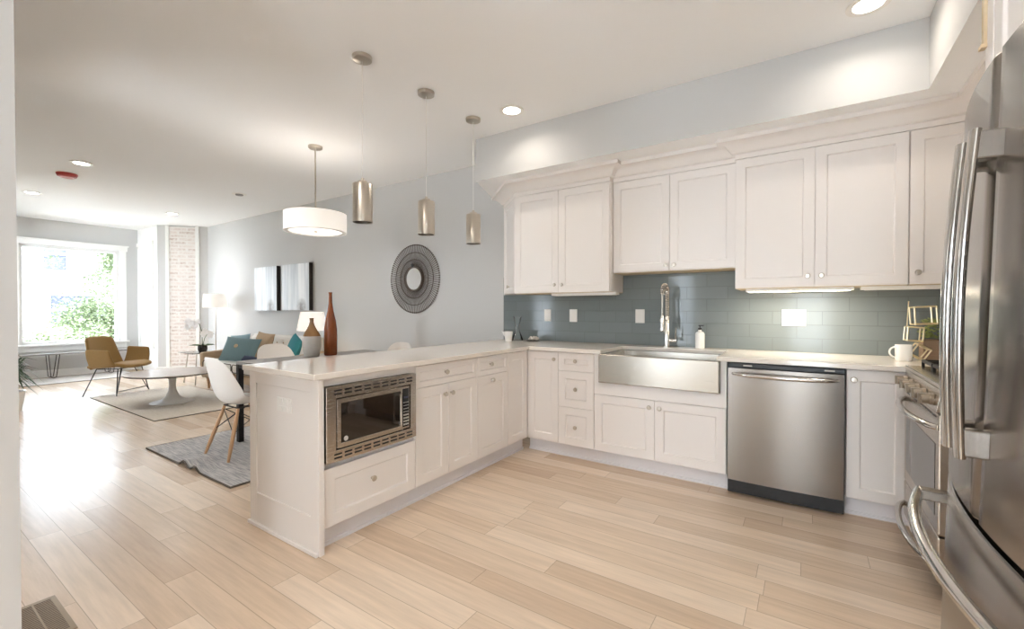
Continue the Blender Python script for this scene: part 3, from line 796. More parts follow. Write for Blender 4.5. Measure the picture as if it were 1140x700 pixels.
# microwave built into the peninsula
t = thing('microwave', 'built-in microwave with a slotted steel surround in the peninsula end', 'microwave', (-2.0, 1.605, 0.45))
MWX = PX(-2.019)
b = MB()
y0, y1, z0, z1 = 1.307, 1.912, 0.448, 0.830
q0, q1, w0, w1 = 1.362, 1.868, 0.505, 0.770
for q in ((y0, q0, z0, z1), (q1, y1, z0, z1), (q0, q1, z0, w0), (q0, q1, w1, z1)): b.bbox(MWX, q[0], q[1], q[2], q[3], 0, 0.042)
sur = b.build('surround', M['steel'], t, bevel=0.002, seg=1)
def slots(zc, dz):
    for r in (-1, 1):
        for i in range(9 if True else 0):
            yc = y0 + 0.065 + i * (y1 - y0 - 0.12) / 8
            m = MB(); m.bbox(MWX, yc - 0.022, yc + 0.022, zc + r * 0.009 - 0.004, zc + r * 0.009 + 0.004, 0.0405, 0.0432)
            yield m
for zc in (0.800, 0.476):
    m = MB()
    for s in slots(zc, 0): m.add(s.v, s.f)
    m.build('vent_slots', M['black'], sur)
b = MB(); b.bbox(MWX, q0, q1, w0, w1, 0, 0.012); b.build('cavity', M['black'], t)
b = MB()
dy0, dy1, dz0, dz1 = q0 + 0.008, q1 - 0.070, w0 + 0.008, w1 - 0.008
gy0, gy1, gz0, gz1 = dy0 + 0.022, dy1 - 0.004, dz0 + 0.022, dz1 - 0.022
for q in ((dy0, gy0, dz0, dz1), (gy1, dy1, dz0, dz1), (gy0, gy1, dz0, gz0), (gy0, gy1, gz1, dz1)): b.bbox(MWX, q[0], q[1], q[2], q[3], 0.012, 0.040)
md = b.build('door', M['steel'], t, bevel=0.0015, seg=1)
b = MB(); b.bbox(MWX, gy0, gy1, gz0, gz1, 0.012, 0.036); b.build('window', M['dark_glass'], md)
b = MB(); yh = gy1 - 0.022
b.tube([MWX(yh, gz0 + 0.012, 0.062), MWX(yh, gz1 - 0.012, 0.062)], 0.007, 10)
for z in (gz0 + 0.022, gz1 - 0.022): b.tube([MWX(yh, z, 0.034), MWX(yh, z, 0.066)], 0.010, 10)
b.build('handle', M['chrome'], md, smooth=True)
b = MB(); b.lathe([(0.013, 0), (0.013, 0.0015), (0, 0.0015)], MWX(gy0 + 0.03, gz0 + 0.018, 0.0362), 18, (1, 0, 0)); b.build('badge', M['key'], md)
b = MB(); b.bbox(MWX, dy1 + 0.003, q1 - 0.008, dz0, dz1, 0.012, 0.038); cp = b.build('control_panel', M['steel'], t, bevel=0.0015, seg=1)
b = MB(); b.bbox(MWX, dy1 + 0.009, q1 - 0.014, dz0 + 0.012, dz1 - 0.012, 0.0375, 0.0392); b.build('key_field', M['display'], cp)
for r in range(9):
    for c in range(3):
        m = MB(); yc = dy1 + 0.018 + c * 0.0145; zc = dz0 + 0.026 + r * 0.0185
        if r == 8 and c: continue
        if r == 8: m.bbox(MWX, yc, yc + 0.03, zc + 0.006, zc + 0.016, 0.0392, 0.0397)
        else: m.bbox(MWX, yc - 0.004, yc + 0.006, zc - (0.005 if r < 4 else 0.002), zc + (0.005 if r < 4 else 0.002), 0.0392, 0.0405)
        m.build('key' if r < 8 else 'display', M['key'] if r < 8 else M['facade_win'], cp)

# ---------------------------------------------------------------- range and refrigerator
t = thing('gas_range', 'stainless gas range beyond the fridge with knobs and bowed handles', 'range', (0.8, 2.83, 0))
ry0, ry1 = 2.452, 3.206
RB = lambda a, bb, c: Vector((0.485 - c, a, bb))       # face looking to -X, a = Y
b = MB(); b.box(0.487, 1.12, ry0, ry1, 0.03, 0.895); b.build('body', M['steel'], t)
b = MB(); b.box(0.452, 1.12, ry0 - 0.002, ry1 + 0.002, 0.895, 0.915); b.build('cooktop', M['steel'], t, bevel=0.003)
b = MB(); v = [RB(ry0, 0.80, 0.01), RB(ry1, 0.80, 0.01), RB(ry1, 0.893, 0.0), RB(ry0, 0.893, 0.0), RB(ry0, 0.80, 0.045), RB(ry1, 0.80, 0.045), RB(ry1, 0.893, 0.03), RB(ry0, 0.893, 0.03)]
b.add(v, [(0, 1, 2, 3), (4, 7, 6, 5), (0, 4, 5, 1), (3, 2, 6, 7), (0, 3, 7, 4), (1, 5, 6, 2)]); pnl = b.build('control_panel', M['steel'], t, bevel=0.002)
for k in range(5):
    yc = 3.12 - k * 0.147
    m = MB(); o = RB(yc, 0.842, 0.038)
    m.lathe([(0.024, 0), (0.024, 0.012), (0.020, 0.016), (0.019, 0.040), (0.0, 0.042)], o, 18, (-1, 0, -0.05)); m.bbox(RB, yc - 0.006, yc + 0.006, 0.820, 0.864, 0.05, 0.088)
    m.build('control_knob', M['knob_metal'], pnl, smooth=True)
b = MB(); b.bbox(RB, ry0 + 0.003, ry1 - 0.003, 0.295, 0.79, 0.0, 0.035); od = b.build('oven_door', M['steel'], t, bevel=0.006)
b = MB(); b.bbox(RB, ry0 + 0.06, ry1 - 0.06, 0.36, 0.66, 0.0345, 0.0365); b.build('oven_window', M['dark_glass'], od)
b = MB()
for k in range(7): b.bbox(RB, ry0 + 0.05 + k * 0.095, ry0 + 0.12 + k * 0.095, 0.772, 0.778, 0.034, 0.0362)
b.build('vent_slots', M['black'], od)
def bow(y0, y1, z, base, h, r, name, par, B=RB, local=False, zmid=0, m=M['chrome']):
    pts = []
    for i in range(21):
        s = i / 20; e = math.sin(math.pi * s) ** 0.55
        pts.append(B(y0 + (y1 - y0) * s, z + zmid * math.sin(math.pi * s), base + h * e))
    MB().tube(pts, r, 12).build(name, m, par, smooth=True, local=local)
bow(ry0 + 0.012, ry1 - 0.012, 0.735, 0.033, 0.062, 0.0135, 'oven_handle', od)
b = MB(); b.bbox(RB, ry0 + 0.003, ry1 - 0.003, 0.10, 0.288, 0.0, 0.035); dr = b.build('warming_drawer', M['steel'], t, bevel=0.006)
bow(ry0 + 0.012, ry1 - 0.012, 0.165, 0.033, 0.062, 0.0135, 'drawer_handle', dr)
b = MB(); b.box(0.50, 1.1, ry0 + 0.01, ry1 - 0.01, 0.0, 0.10); b.build('plinth', M['black'], t)
for gi, gy in enumerate((2.475, 2.72, 2.965)):
    m = MB()
    for yy in (gy, gy + 0.22): m.box(0.52, 1.08, yy - 0.006, yy + 0.006, 0.938, 0.952)
    for xx in (0.52, 0.66, 0.80, 0.94, 1.08): m.box(xx - 0.006, xx + 0.006, gy, gy + 0.22, 0.938, 0.952)
    m.box(0.52, 1.08, gy + 0.104, gy + 0.116, 0.938, 0.952)
    for xx in (0.52, 1.08):
        for yy in (gy, gy + 0.22): m.box(xx - 0.006, xx + 0.006, yy - 0.006, yy + 0.006, 0.915, 0.94)
    m.build('grate', M['iron'], t)
for bx in (0.66, 0.94):
    for by in (2.585, 2.83, 3.075):
        MB().lathe([(0.045, 0), (0.045, 0.008), (0.03, 0.014), (0, 0.015)], (bx, by, 0.9155), 18).build('burner', M['iron'], t, smooth=True)

# refrigerator (built in its own frame: x into the wall, y along the wall, z up)
t = thing('refrigerator', 'tall stainless french-door refrigerator with bowed doors at the right edge', 'refrigerator', (0.296, 1.39, 0.012))
t.rotation_euler = (0, math.radians(1.5), 0)
HW = 0.455
FB = lambda a, bb, c: Vector((-c, a, bb))
bowx = lambda y: 0.045 * (y / HW) ** 2
def bowed(y0, y1, z0, z1, depth, n=20):
    m = MB(); v = []
    e = 0.010
    for i in range(n + 1):
        y = y0 + (y1 - y0) * i / n
        k = min(i, n - i) / n * (y1 - y0)
        rr = e - math.sqrt(max(0, e * e - max(0, e - k) ** 2))
        x = bowx(y) + rr
        v += [(x + 0.004, y, z0), (x, y, z0 + 0.006), (x, y, z1 - 0.006), (x + 0.004, y, z1), (depth, y, z1), (depth, y, z0)]
    f = []
    for i in range(n):
        for j in range(6): f.append((i * 6 + j, i * 6 + (j + 1) % 6, i * 6 + 6 + (j + 1) % 6, i * 6 + 6 + j))
    f += [tuple(range(6)), tuple(n * 6 + j for j in reversed(range(6)))]
    return m.add(v, f)
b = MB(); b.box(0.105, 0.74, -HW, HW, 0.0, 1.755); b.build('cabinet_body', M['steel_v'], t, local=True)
b = MB(); b.box(0.14, 0.30, -HW + 0.02, HW - 0.02, 1.755, 1.775); b.build('hinge_cover', M['black'], t, local=True)
def vhandle(y, par):
    pts = []; 
    for i in range(21):
        s = i / 20
        pts.append((bowx(y) - 0.041 - 0.013 * math.sin(math.pi * s), y, 0.885 + 0.705 * s))
    m = MB(); v = []; n = 20
    for p in pts:
        for k in range(12):
            a = 2 * math.pi * k / 12
            v.append((p[0] + 0.010 * math.cos(a), p[1] + 0.0205 * math.sin(a), p[2]))
    f = []
    for i in range(n):
        for k in range(12):
            k2 = (k + 1) % 12; f.append((i * 12 + k, i * 12 + k2, i * 12 + 12 + k2, i * 12 + 12 + k))
    f += [tuple(reversed(range(12))), tuple(n * 12 + k for k in range(12))]
    m.add(v, f); h = m.build('handle', M['chrome'], par, smooth=True, local=True)
    for z in (0.890, 1.525):
        m = MB(); m.box(bowx(y) - 0.042, bowx(y) + 0.004, y - 0.016, y + 0.016, z, z + 0.06)
        m.build('handle_mount', M['steel_v'], h, bevel=0.004, local=True)
ld = bowed(0.003, HW, 0.735, 1.772, 0.10).build('door', M['steel_v'], t, smooth=True, local=True)
rd = bowed(-HW, -0.003, 0.735, 1.772, 0.10).build('door', M['steel_v'], t, smooth=True, local=True)
vhandle(0.05, ld); vhandle(-0.05, rd)
fz = bowed(-HW, HW, 0.06, 0.722, 0.10, 40).build('freezer_drawer', M['steel_v'], t, smooth=True, local=True)
pts = []
for i in range(31):
    y = -0.42 + 0.84 * i / 30
    pts.append((bowx(y) - 0.062 - 0.018 * (1 - (y / 0.42) ** 2), y, 0.655))
h = MB().tube(pts, 0.014, 12).build('handle', M['chrome'], fz, smooth=True, local=True)
for y in (-0.40, 0.40):
    m = MB(); m.box(bowx(y) - 0.062, bowx(y) + 0.004, y - 0.02, y + 0.02, 0.64, 0.67)
    m.build('handle_mount', M['steel_v'], h, bevel=0.004, local=True)
b = MB(); b.box(0.14, 0.5, -HW + 0.02, HW - 0.02, 0.0, 0.06); b.build('base_grille', M['black'], t, local=True)

t = thing('fridge_cabinet', 'tall white cabinet surround around and above the refrigerator', 'cabinet', (0.8, 1.39, 0))
b = MB(); b.box(0.438, RX - 0.006, 1.866, 1.886, 0, 2.434); b.box(0.438, RX - 0.006, 0.884, 0.904, 0, 2.434); b.build('side_panel', M['cab'], t)
b = MB(); b.box(0.46, RX - 0.006, 0.905, 1.865, 1.86, 2.434); b.build('carcass', M['cab'], t)
FC = lambda a, bb, c: Vector((0.46 - c, a, bb))
b = MB(); b.bbox(FC, 1.822, 1.865, 1.86, 2.434, 0.0005, 0.022); b.build('stile', M['cab'], t)
front('door', FC, 1.385, 1.82, 1.862, 2.43, t, (1.42, 1.92)); front('door', FC, 0.95, 1.385, 1.862, 2.43, t, (1.35, 1.92))
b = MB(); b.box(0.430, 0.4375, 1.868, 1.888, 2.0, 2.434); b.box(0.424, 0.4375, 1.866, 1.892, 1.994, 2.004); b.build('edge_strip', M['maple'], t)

# ---------------------------------------------------------------- lights on the ceiling
def can(x, y, label, lit=True, power=CAN_W, color=CAN_COL):
    t = thing('recessed_light', label, 'light', (x, y, CEIL), group='recessed lights in the ceiling')
    b = MB(); b.lathe([(0.068, 0), (0.098, 0), (0.098, 0.004), (0.092, 0.009), (0.070, 0.010), (0.068, 0.006)], (x, y, CEIL - 0.0102), 32, closed=True); b.build('trim_ring', M['white_plastic'], t, smooth=True)
    b = MB(); b.lathe([(0, 0), (0.069, 0), (0.069, 0.003), (0, 0.003)], (x, y, CEIL - 0.0045), 32); b.build('lens', M['lens'], t)
    d = light('can_lamp', 'AREA', (x, y, CEIL - 0.012), power, color, 0.13)
    d.data.spread = math.radians(150)
can(0.26, 2.99, 'large recessed ceiling light at the top edge above the right wall cabinets', power=1.9, color=(1, 0.9, 0.78))
can(-1.99, 2.98, 'recessed ceiling light in front of the left end of the soffit', power=1.9, color=(1, 0.9, 0.78))
can(-6.64, 1.43, 'recessed ceiling light beside the red smoke detector', power=5, color=(1, 0.97, 0.94))
can(-8.88, 1.41, 'recessed ceiling light nearest the left wall edge, over the bay side', power=5, color=(1, 0.97, 0.94))
can(-8.86, 3.02, 'recessed ceiling light in front of the brick strip', power=5, color=(1, 0.97, 0.94))
can(-1.99, 0.75, 'recessed ceiling light over the kitchen floor near the entry')
can(0.0, 0.45, 'recessed ceiling light over the fridge side of the kitchen')
can(0.2, -1.4, 'added recessed fill light on the fridge side behind the entry')  # this can and the next are unseen, added to lift ambient light
can(-2.2, -1.4, 'added recessed fill light near the rear glazed doors, away from the fridge')

t = thing('smoke_detector', 'round red smoke detector on the white ceiling', 'smoke detector', (-7.32, 1.45, CEIL))
MB().lathe([(0, -0.045), (0.055, -0.045), (0.085, -0.035), (0.095, -0.01), (0.095, 0)], (-7.32, 1.45, CEIL), 28).build('housing', M['red'], t, smooth=True)
b = MB(); b.lathe([(0.05, 0), (0.06, 0), (0.06, 0.004), (0.05, 0.004)], (-7.32, 1.45, CEIL - 0.047), 24, closed=True); b.build('grille', mat('pale_red_plastic', srgb(226, 150, 142), 0.4), t)
t = thing('sprinkler_cover', 'small white ceiling fitting with a grey slot near the drum lamp', 'ceiling fitting', (-6.61, 3.04, CEIL))
MB().lathe([(0, -0.006), (0.075, -0.006), (0.09, -0.002), (0.09, 0)], (-6.61, 3.04, CEIL), 28).build('plate', M['white_plastic'], t, smooth=True)
MB().lathe([(0, -0.018), (0.045, -0.018), (0.05, -0.006)], (-6.61, 3.04, CEIL), 24).build('slot_cap', mat('grey_plastic', srgb(150, 148, 146), 0.5), t, smooth=True)

def pendant(x, y, label):
    t = thing('pendant_light', label, 'pendant lamp', (x, y, CEIL), group='nickel pendants over the peninsula')
    MB().lathe([(0, -0.028), (0.045, -0.028), (0.060, -0.022), (0.062, 0)], (x, y, CEIL), 28).build('canopy', M['nickel'], t, smooth=True)
    MB().tube([(x, y, CEIL - 0.02), (x, y, 2.04)], 0.0022, 6).build('cord', M['white_plastic'], t)
    MB().lathe([(0, 0.04), (0.010, 0.04), (0.012, 0.022), (0.030, 0.020), (0.030, 0.014), (0.012, 0.012), (0.012, 0.0)], (x, y, 2.018), 18).build('cap', M['nickel'], t, smooth=True)
    MB().lathe([(0.0, 0.245), (0.060, 0.245), (0.0615, 0.243), (0.0615, 0.0), (0.059, 0.0), (0.059, 0.238), (0, 0.238)], (x, y, 1.776), 36).build('shade', M['nickel'], t, smooth=True)
    MB().lathe([(0, 0), (0.018, 0.005), (0.028, 0.03), (0.026, 0.06), (0.014, 0.09), (0, 0.095)], (x, y, 1.90), 14).build('bulb', M['white_plastic'], t, smooth=True)
pendant(-2.37, 1.83, 'nickel cylinder pendant hanging nearest the free end of the peninsula')
pendant(-2.36, 2.39, 'nickel cylinder pendant in the middle of the three over the peninsula')
pendant(-2.355, 2.94, 'nickel cylinder pendant nearest the soffit end')

DX, DY = -4.05, 2.57
t = thing('drum_pendant', 'white drum pendant lamp on a rod above the dining table', 'pendant lamp', (DX, DY, CEIL))
MB().lathe([(0, -0.026), (0.055, -0.026), (0.065, -0.02), (0.066, 0)], (DX, DY, CEIL), 28).build('canopy', M['nickel'], t, smooth=True)
MB().tube([(DX, DY, CEIL - 0.02), (DX, DY, 2.10)], 0.007, 10).build('rod', M['nickel'], t)
MB().lathe([(0.283, 0), (0.288, 0.0), (0.288, 0.18), (0.283, 0.18)], (DX, DY, 1.985), 48, closed=True).build('shade', M['shade'], t, smooth=True)
b = MB(); b.lathe([(0, 0), (0.245, 0), (0.245, 0.004), (0, 0.004)], (DX, DY, 1.992), 40); b.build('diffuser', M['diffuser'], t)
b = MB(); b.lathe([(0.245, 0), (0.283, 0), (0.283, 0.012), (0.245, 0.012)], (DX, DY, 1.986), 40, closed=True); b.build('diffuser_rim', M['white_plastic'], t)
MB().lathe([(0, -0.012), (0.016, -0.010), (0.020, 0)], (DX, DY, 1.992), 16).build('finial', M['nickel'], t, smooth=True)
light('drum_lamp', 'POINT', (DX, DY, 2.10), 2.2, CAN_COL, 0.06)
_d = light('drum_down', 'AREA', (DX, DY, 1.97), 4, CAN_COL, 0.5)

# ---------------------------------------------------------------- things on the worktop
t = thing('mug', 'white mug on the worktop in front of the gold frames', 'mug', (0.495, 3.58, 0.906))
MB().lathe([(0, 0.002), (0.036, 0), (0.041, 0.006), (0.042, 0.098), (0.039, 0.098), (0.038, 0.008), (0, 0.006)], (0.495, 3.58, 0.906), 28).build('cup', M['ceramic'], t, smooth=True)
hp = []
for i in range(13):
    a = math.pi * i / 12
    hp.append((0.495 - 0.040 * 0.95 - 0.030 * math.sin(a), 3.58 - 0.012, 0.906 + 0.052 + 0.032 * math.cos(a)))
MB().tube(hp, 0.005, 8).build('handle', M['ceramic'], t, smooth=True)

def wire_cube(c, s, rot, name, label, r=0.0046):
    R = Matrix.Rotation(rot[2], 3, 'Z') @ Matrix.Rotation(rot[1], 3, 'Y') @ Matrix.Rotation(rot[0], 3, 'X')
    cor = [Vector((x, y, z)) * 0.5 for z in (-1, 1) for y in (-1, 1) for x in (-1, 1)]
    cor = [Vector(c) + R @ Vector((p.x * s[0], p.y * s[1], p.z * s[2])) for p in cor]
    m = MB()
    for a, b2 in ((0, 1), (2, 3), (4, 5), (6, 7), (0, 2), (1, 3), (4, 6), (5, 7), (0, 4), (1, 5), (2, 6), (3, 7)):
        m.tube([cor[a], cor[b2]], r, 4)
    return m
t = thing('frame_sculpture', 'gold open-frame cubes stacked as a sculpture behind the mug', 'sculpture', (0.575, 3.66, 0.906))
wire_cube((0.578, 3.655, 0.960), (0.072, 0.05, 0.072), (0, 0.55, 0.2), '', '').build('lower_frame', M['gold'], t)
wire_cube((0.553, 3.66, 1.068), (0.076, 0.055, 0.084), (0, 0.07, 0.15), '', '').build('middle_frame', M['gold'], t)
wire_cube((0.598, 3.672, 1.183), (0.108, 0.06, 0.106), (0, -0.06, 0.25), '', '').build('upper_frame', M['gold'], t)
b = MB(); b.tube([(0.522, 3.67, 1.112), (0.529, 3.67, 1.268)], 0.003, 6); b.lathe([(0, -0.005), (0.005, 0), (0, 0.005)], (0.529, 3.67, 1.268), 8); b.build('rod', M['gold'], t)

t = thing('planter_box', 'small grey wooden box planter with a green succulent by the fridge', 'plant', (0.69, 3.74, 0.906))
b = MB(); b.box(0.606, 0.79, 3.72, 3.85, 0.906, 1.030); b.build('box', M['crate'], t, bevel=0.003)
def leaf_quad(m, p, d, l, w, up=Vector((0, 0, 1)), droop=0.3):
    d = d.normalized(); s = d.cross(up)
    if s.length < 1e-3: s = Vector((1, 0, 0))
    s.normalize()
    a = p; mid = p + d * l * 0.5 + Vector((0, 0, l * droop * 0.15)); tip = p + d * l - Vector((0, 0, l * droop * 0.4))
    m.add([a, mid + s * w / 2, tip, mid - s * w / 2], [(0, 1, 2, 3)])
rs = random.Random(3)
m = MB()
for k in range(60):
    c = Vector((0.695 + rs.uniform(-0.09, 0.09), 3.785 + rs.uniform(-0.055, 0.055), 1.035 + rs.uniform(0.0, 0.12)))
    for j in range(11):
        a = rs.uniform(0, 6.28); d = Vector((math.cos(a), math.sin(a), rs.uniform(0.1, 1.3)))
        leaf_quad(m, c, d, rs.uniform(0.022, 0.036), 0.014)
m.build('foliage', M['succulent'], t, fix=False)

t = thing('paper_cup', 'white flared cup with a pointed lip in the far worktop corner', 'cup', (-2.49, 3.70, 0.906))
MB().lathe([(0, 0), (0.034, 0), (0.045, 0.095), (0.042, 0.095), (0.031, 0.004), (0, 0.004)], (-2.47, 3.64, 0.906), 24).build('cup', M['ceramic'], t, smooth=True)
b = MB(); b.add([(-2.505, 3.62, 0.95), (-2.497, 3.60, 0.998), (-2.545, 3.62, 1.006), (-2.50, 3.645, 0.998)], [(0, 1, 2), (0, 2, 3), (1, 3, 2)]); b.build('spout', M['ceramic'], t)
t = thing('glass_carafe', 'clear flared glass carafe behind the white cup in the corner', 'carafe', (-2.46, 3.78, 0.906))
MB().lathe([(0, 0.003), (0.055, 0), (0.058, 0.01), (0.022, 0.10), (0.018, 0.14), (0.042, 0.235), (0.044, 0.24), (0.041, 0.24), (0.015, 0.14), (0.019, 0.10), (0.054, 0.012), (0, 0.008)], (-2.455, 3.78, 0.906), 28).build('body', glass_mat('carafe_glass', (0.99, 1, 1)), t, smooth=True)
t = thing('bead_garland', 'small heap of cream beads on a grey dish on the worktop by the corner', 'decoration', (-2.26, 3.76, 0.906))
MB().lathe([(0, 0), (0.05, 0), (0.075, 0.012), (0.072, 0.014), (0.048, 0.004), (0, 0.004)], (-2.26, 3.76, 0.906), 24).build('dish', M['table_grey'], t, smooth=True)
m = MB(); rs = random.Random(5)
for k in range(16):
    a = k / 16 * 6.28; r = 0.045 if k % 2 else 0.03
    c = (-2.26 + r * math.cos(a) + 0.01, 3.76 + r * 0.7 * math.sin(a), 0.925 + (k % 3) * 0.009)
    m.lathe([(0, -0.013), (0.009, -0.009), (0.013, 0), (0.009, 0.009), (0, 0.013)], c, 10)
m.build('beads', M['ivory_shell'], t, smooth=True)

# floor register
t = thing('floor_register', 'bronze slotted floor vent at the bottom left near the wall end', 'vent', (-2.5, 0.42, 0))
b = MB(); b.box(-2.66, -2.315, 0.335, 0.475, 0.0, 0.004); b.build('frame', M['vent'], t, bevel=0.002)
b = MB()
for r in range(2):
    for k in range(24): b.box(-2.635 + k * 0.0125, -2.6305 + k * 0.0125, 0.352 + r * 0.056, 0.402 + r * 0.056, 0.0035, 0.0046)
b.build('slots', mat('register_slot', srgb(84, 68, 54), 0.6), t)

# ---------------------------------------------------------------- dining area
def rug(name, label, x0, x1, y0, y1, th, m, edge=None, wave=None, binding=True):
    t = thing(name, label, 'rug', ((x0 + x1) / 2, (y0 + y1) / 2, 0))
    def P(u, v):
        x = x0 + (x1 - x0) * u; y = y0 + (y1 - y0) * v; z = th
        if wave: z += wave(x, y)
        return (x, y, z)
    b = MB(); nu, nv = 48, 24
    b.grid(P, nu, nv)
    bot = lambda u, v: (x0 + (x1 - x0) * u, y0 + (y1 - y0) * v, 0.0005 + (wave(x0 + (x1 - x0) * u, y0 + (y1 - y0) * v) if wave else 0))
    b.grid(bot, nu, nv)
    o = b.build('pile', m, t, fix=False, smooth=True)
    # bound edge all round
    path = [P(i / 48, 0) for i in range(49)] + [P(1, i / 24) for i in range(1, 25)] + [P(1 - i / 48, 1) for i in range(1, 49)] + [P(0, 1 - i / 24) for i in range(1, 24)]
    MB().tube([(p[0], p[1], p[2] - th / 2) for p in path], th / 2 + 0.0015, 6, closed=True).build('bound_edge', edge or M['fringe'], t, smooth=True)
    return t
wv = lambda x, y: 0.038 * math.exp(-((y - 1.43) / 0.16) ** 2) * (math.exp(-((x + 4.02) / 0.055) ** 2) + 0.9 * math.exp(-((x + 3.82) / 0.055) ** 2))
rug('area_rug', 'grey woven rug with two ripples under the dining table', -4.80, -3.26, 1.43, 3.75, 0.012, M['rug_grey'], wave=wv)
rug('area_rug', 'cream rug under the round coffee table', -8.20, -5.90, 1.83, 2.99, 0.008, M['rug_cream'])
rug('area_rug', 'pale runner rug along the bay window', -11.20, -10.24, 1.50, 3.0, 0.008, M['rug_pale'])

t = thing('dining_table', 'dining table with a grey top and black square metal legs', 'table', (-3.9, 2.6, 0.012))
tx0, tx1, ty0, ty1 = -4.33, -3.50, 1.95, 3.36
b = MB(); b.box(tx0, tx1, ty0, ty1, 0.72, 0.748); b.build('top', M['table_grey'], t, bevel=0.003)
for x in (tx0 + 0.002, tx1 - 0.047):
    for y in (ty0 + 0.002, ty1 - 0.047):
        b = MB(); b.box(x, x + 0.045, y, y + 0.045, 0.0125, 0.72); b.build('leg', M['iron'], t, bevel=0.002)
b = MB()
for x in (tx0 + 0.006, tx1 - 0.044): b.box(x, x + 0.038, ty0 + 0.047, ty1 - 0.047, 0.685, 0.72)
for y in (ty0 + 0.006, ty1 - 0.044): b.box(tx0 + 0.047, tx1 - 0.047, y, y + 0.038, 0.685, 0.72)
b.build('apron_frame', M['iron'], t)

def shell_chair(loc, rotz, label):
    """moulded shell chair in its own frame, facing +y"""
    t = thing('shell_chair', label, 'chair', loc, rotz, group='white shell chairs around the dining table')
    pr = [(0.235, 0.415, 0.17, 0.0, 0), (0.225, 0.436, 0.205, 0.0, 0), (0.15, 0.432, 0.222, 0.022, 0), (0.03, 0.418, 0.232, 0.05, 0), (-0.08, 0.415, 0.238, 0.085, 0.01), (-0.145, 0.44, 0.238, 0.085, 0.045),
          (-0.185, 0.50, 0.232, 0.055, 0.085), (-0.21, 0.58, 0.226, 0.02, 0.085), (-0.228, 0.67, 0.215, 0.0, 0.07), (-0.243, 0.76, 0.19, -0.006, 0.045), (-0.25, 0.805, 0.155, -0.012, 0.025), (-0.251, 0.822, 0.10, -0.004, 0.01)]
    m = MB(); nu = 10
    v = []
    for (y, z, w, lift, fwd) in pr:
        for i in range(nu + 1):
            u = 2 * i / nu - 1
            v.append((w * u, y + fwd * abs(u) ** 2.2, z + lift * abs(u) ** 2.4))
    f = [(j * (nu + 1) + i, j * (nu + 1) + i + 1, (j + 1) * (nu + 1) + i + 1, (j + 1) * (nu + 1) + i) for j in range(len(pr) - 1) for i in range(nu)]
    m.add(v, f); m.build('seat_shell', M['ivory_shell'], t, subsurf=2, solid=0.008, local=True)
    ends = {}
    for sx in (-1, 1):
        for sy in (-1, 1):
            a = Vector((sx * 0.115, sy * 0.10 + 0.01, 0.395)); e = Vector((sx * 0.20, sy * 0.205 + 0.0, 0.002))
            MB().tube([a, a.lerp(e, 0.3), a.lerp(e, 0.75), e], [0.011, 0.0155, 0.0145, 0.010], 12).build('leg', M['shell_wood'], t, smooth=True, local=True)
            ends[(sx, sy)] = (a, e)
    m = MB()
    g = lambda k, s: ends[k][0].lerp(ends[k][1], s)
    for k1, k2 in (((-1, -1), (1, -1)), ((-1, 1), (1, 1)), ((-1, -1), (-1, 1)), ((1, -1), (1, 1))):
        m.tube([g(k1, 0.06), g(k2, 0.48)], 0.0035, 6); m.tube([g(k2, 0.06), g(k1, 0.48)], 0.0035, 6)
    for sx in (-1, 1): m.tube([Vector((sx * 0.115, 0.12, 0.40)), Vector((sx * 0.115, -0.10, 0.40))], 0.006, 8)
    for sy in (-1, 1): m.tube([Vector((-0.115, sy * 0.10 + 0.01, 0.398)), Vector((0.115, sy * 0.10 + 0.01, 0.398))], 0.006, 8)
    m.build('wire_brace', M['iron'], t, smooth=True, local=True)
    return t
ch = shell_chair((-3.975, 1.845, 0.0145), 0, 'white shell chair with beech legs at the near end of the dining table')
c2 = dup(ch, (-4.72, 2.62, 0.0145), 'white shell chair on the sofa side of the dining table behind the vase'); c2.rotation_euler = (0, 0, -math.pi / 2)
c3 = dup(ch, (-3.95, 3.36, 0.0145), 'white shell chair at the wall end of the dining table under the round mirror'); c3.rotation_euler = (0, 0, math.pi)

t = thing('ceramic_vase', 'stoneware vase with a bronze glazed neck on the dining table', 'vase', (-4.12, 2.565, 0.748))
vp = [(0, 0), (0.062, 0), (0.072, 0.01), (0.088, 0.10), (0.088, 0.17), (0.083, 0.205)]
MB().lathe(vp, (-4.12, 2.565, 0.7485), 32).build('body', M['stone_glaze'], t, smooth=True)
MB().lathe([(0.083, 0.205), (0.07, 0.235), (0.045, 0.275), (0.026, 0.315), (0.019, 0.345), (0.019, 0.372), (0.022, 0.385), (0.016, 0.385), (0.013, 0.35), (0, 0.35)], (-4.12, 2.565, 0.7485), 32).build('neck', M['bronze_glaze'], t, smooth=True)
b = MB().lathe([(0, 0), (0.058, 0), (0.064, 0.01), (0.066, 0.16), (0.064, 0.27), (0.052, 0.36), (0.030, 0.46), (0.019, 0.54), (0.016, 0.63), (0.019, 0.648), (0.013, 0.648), (0.011, 0.55), (0, 0.5)], (-4.09, 2.755, 0.7485), 32)
tag(b.build('bottle_vase', M['walnut'], smooth=True), 'tall slender glossy brown bottle vase on the dining table', 'vase')

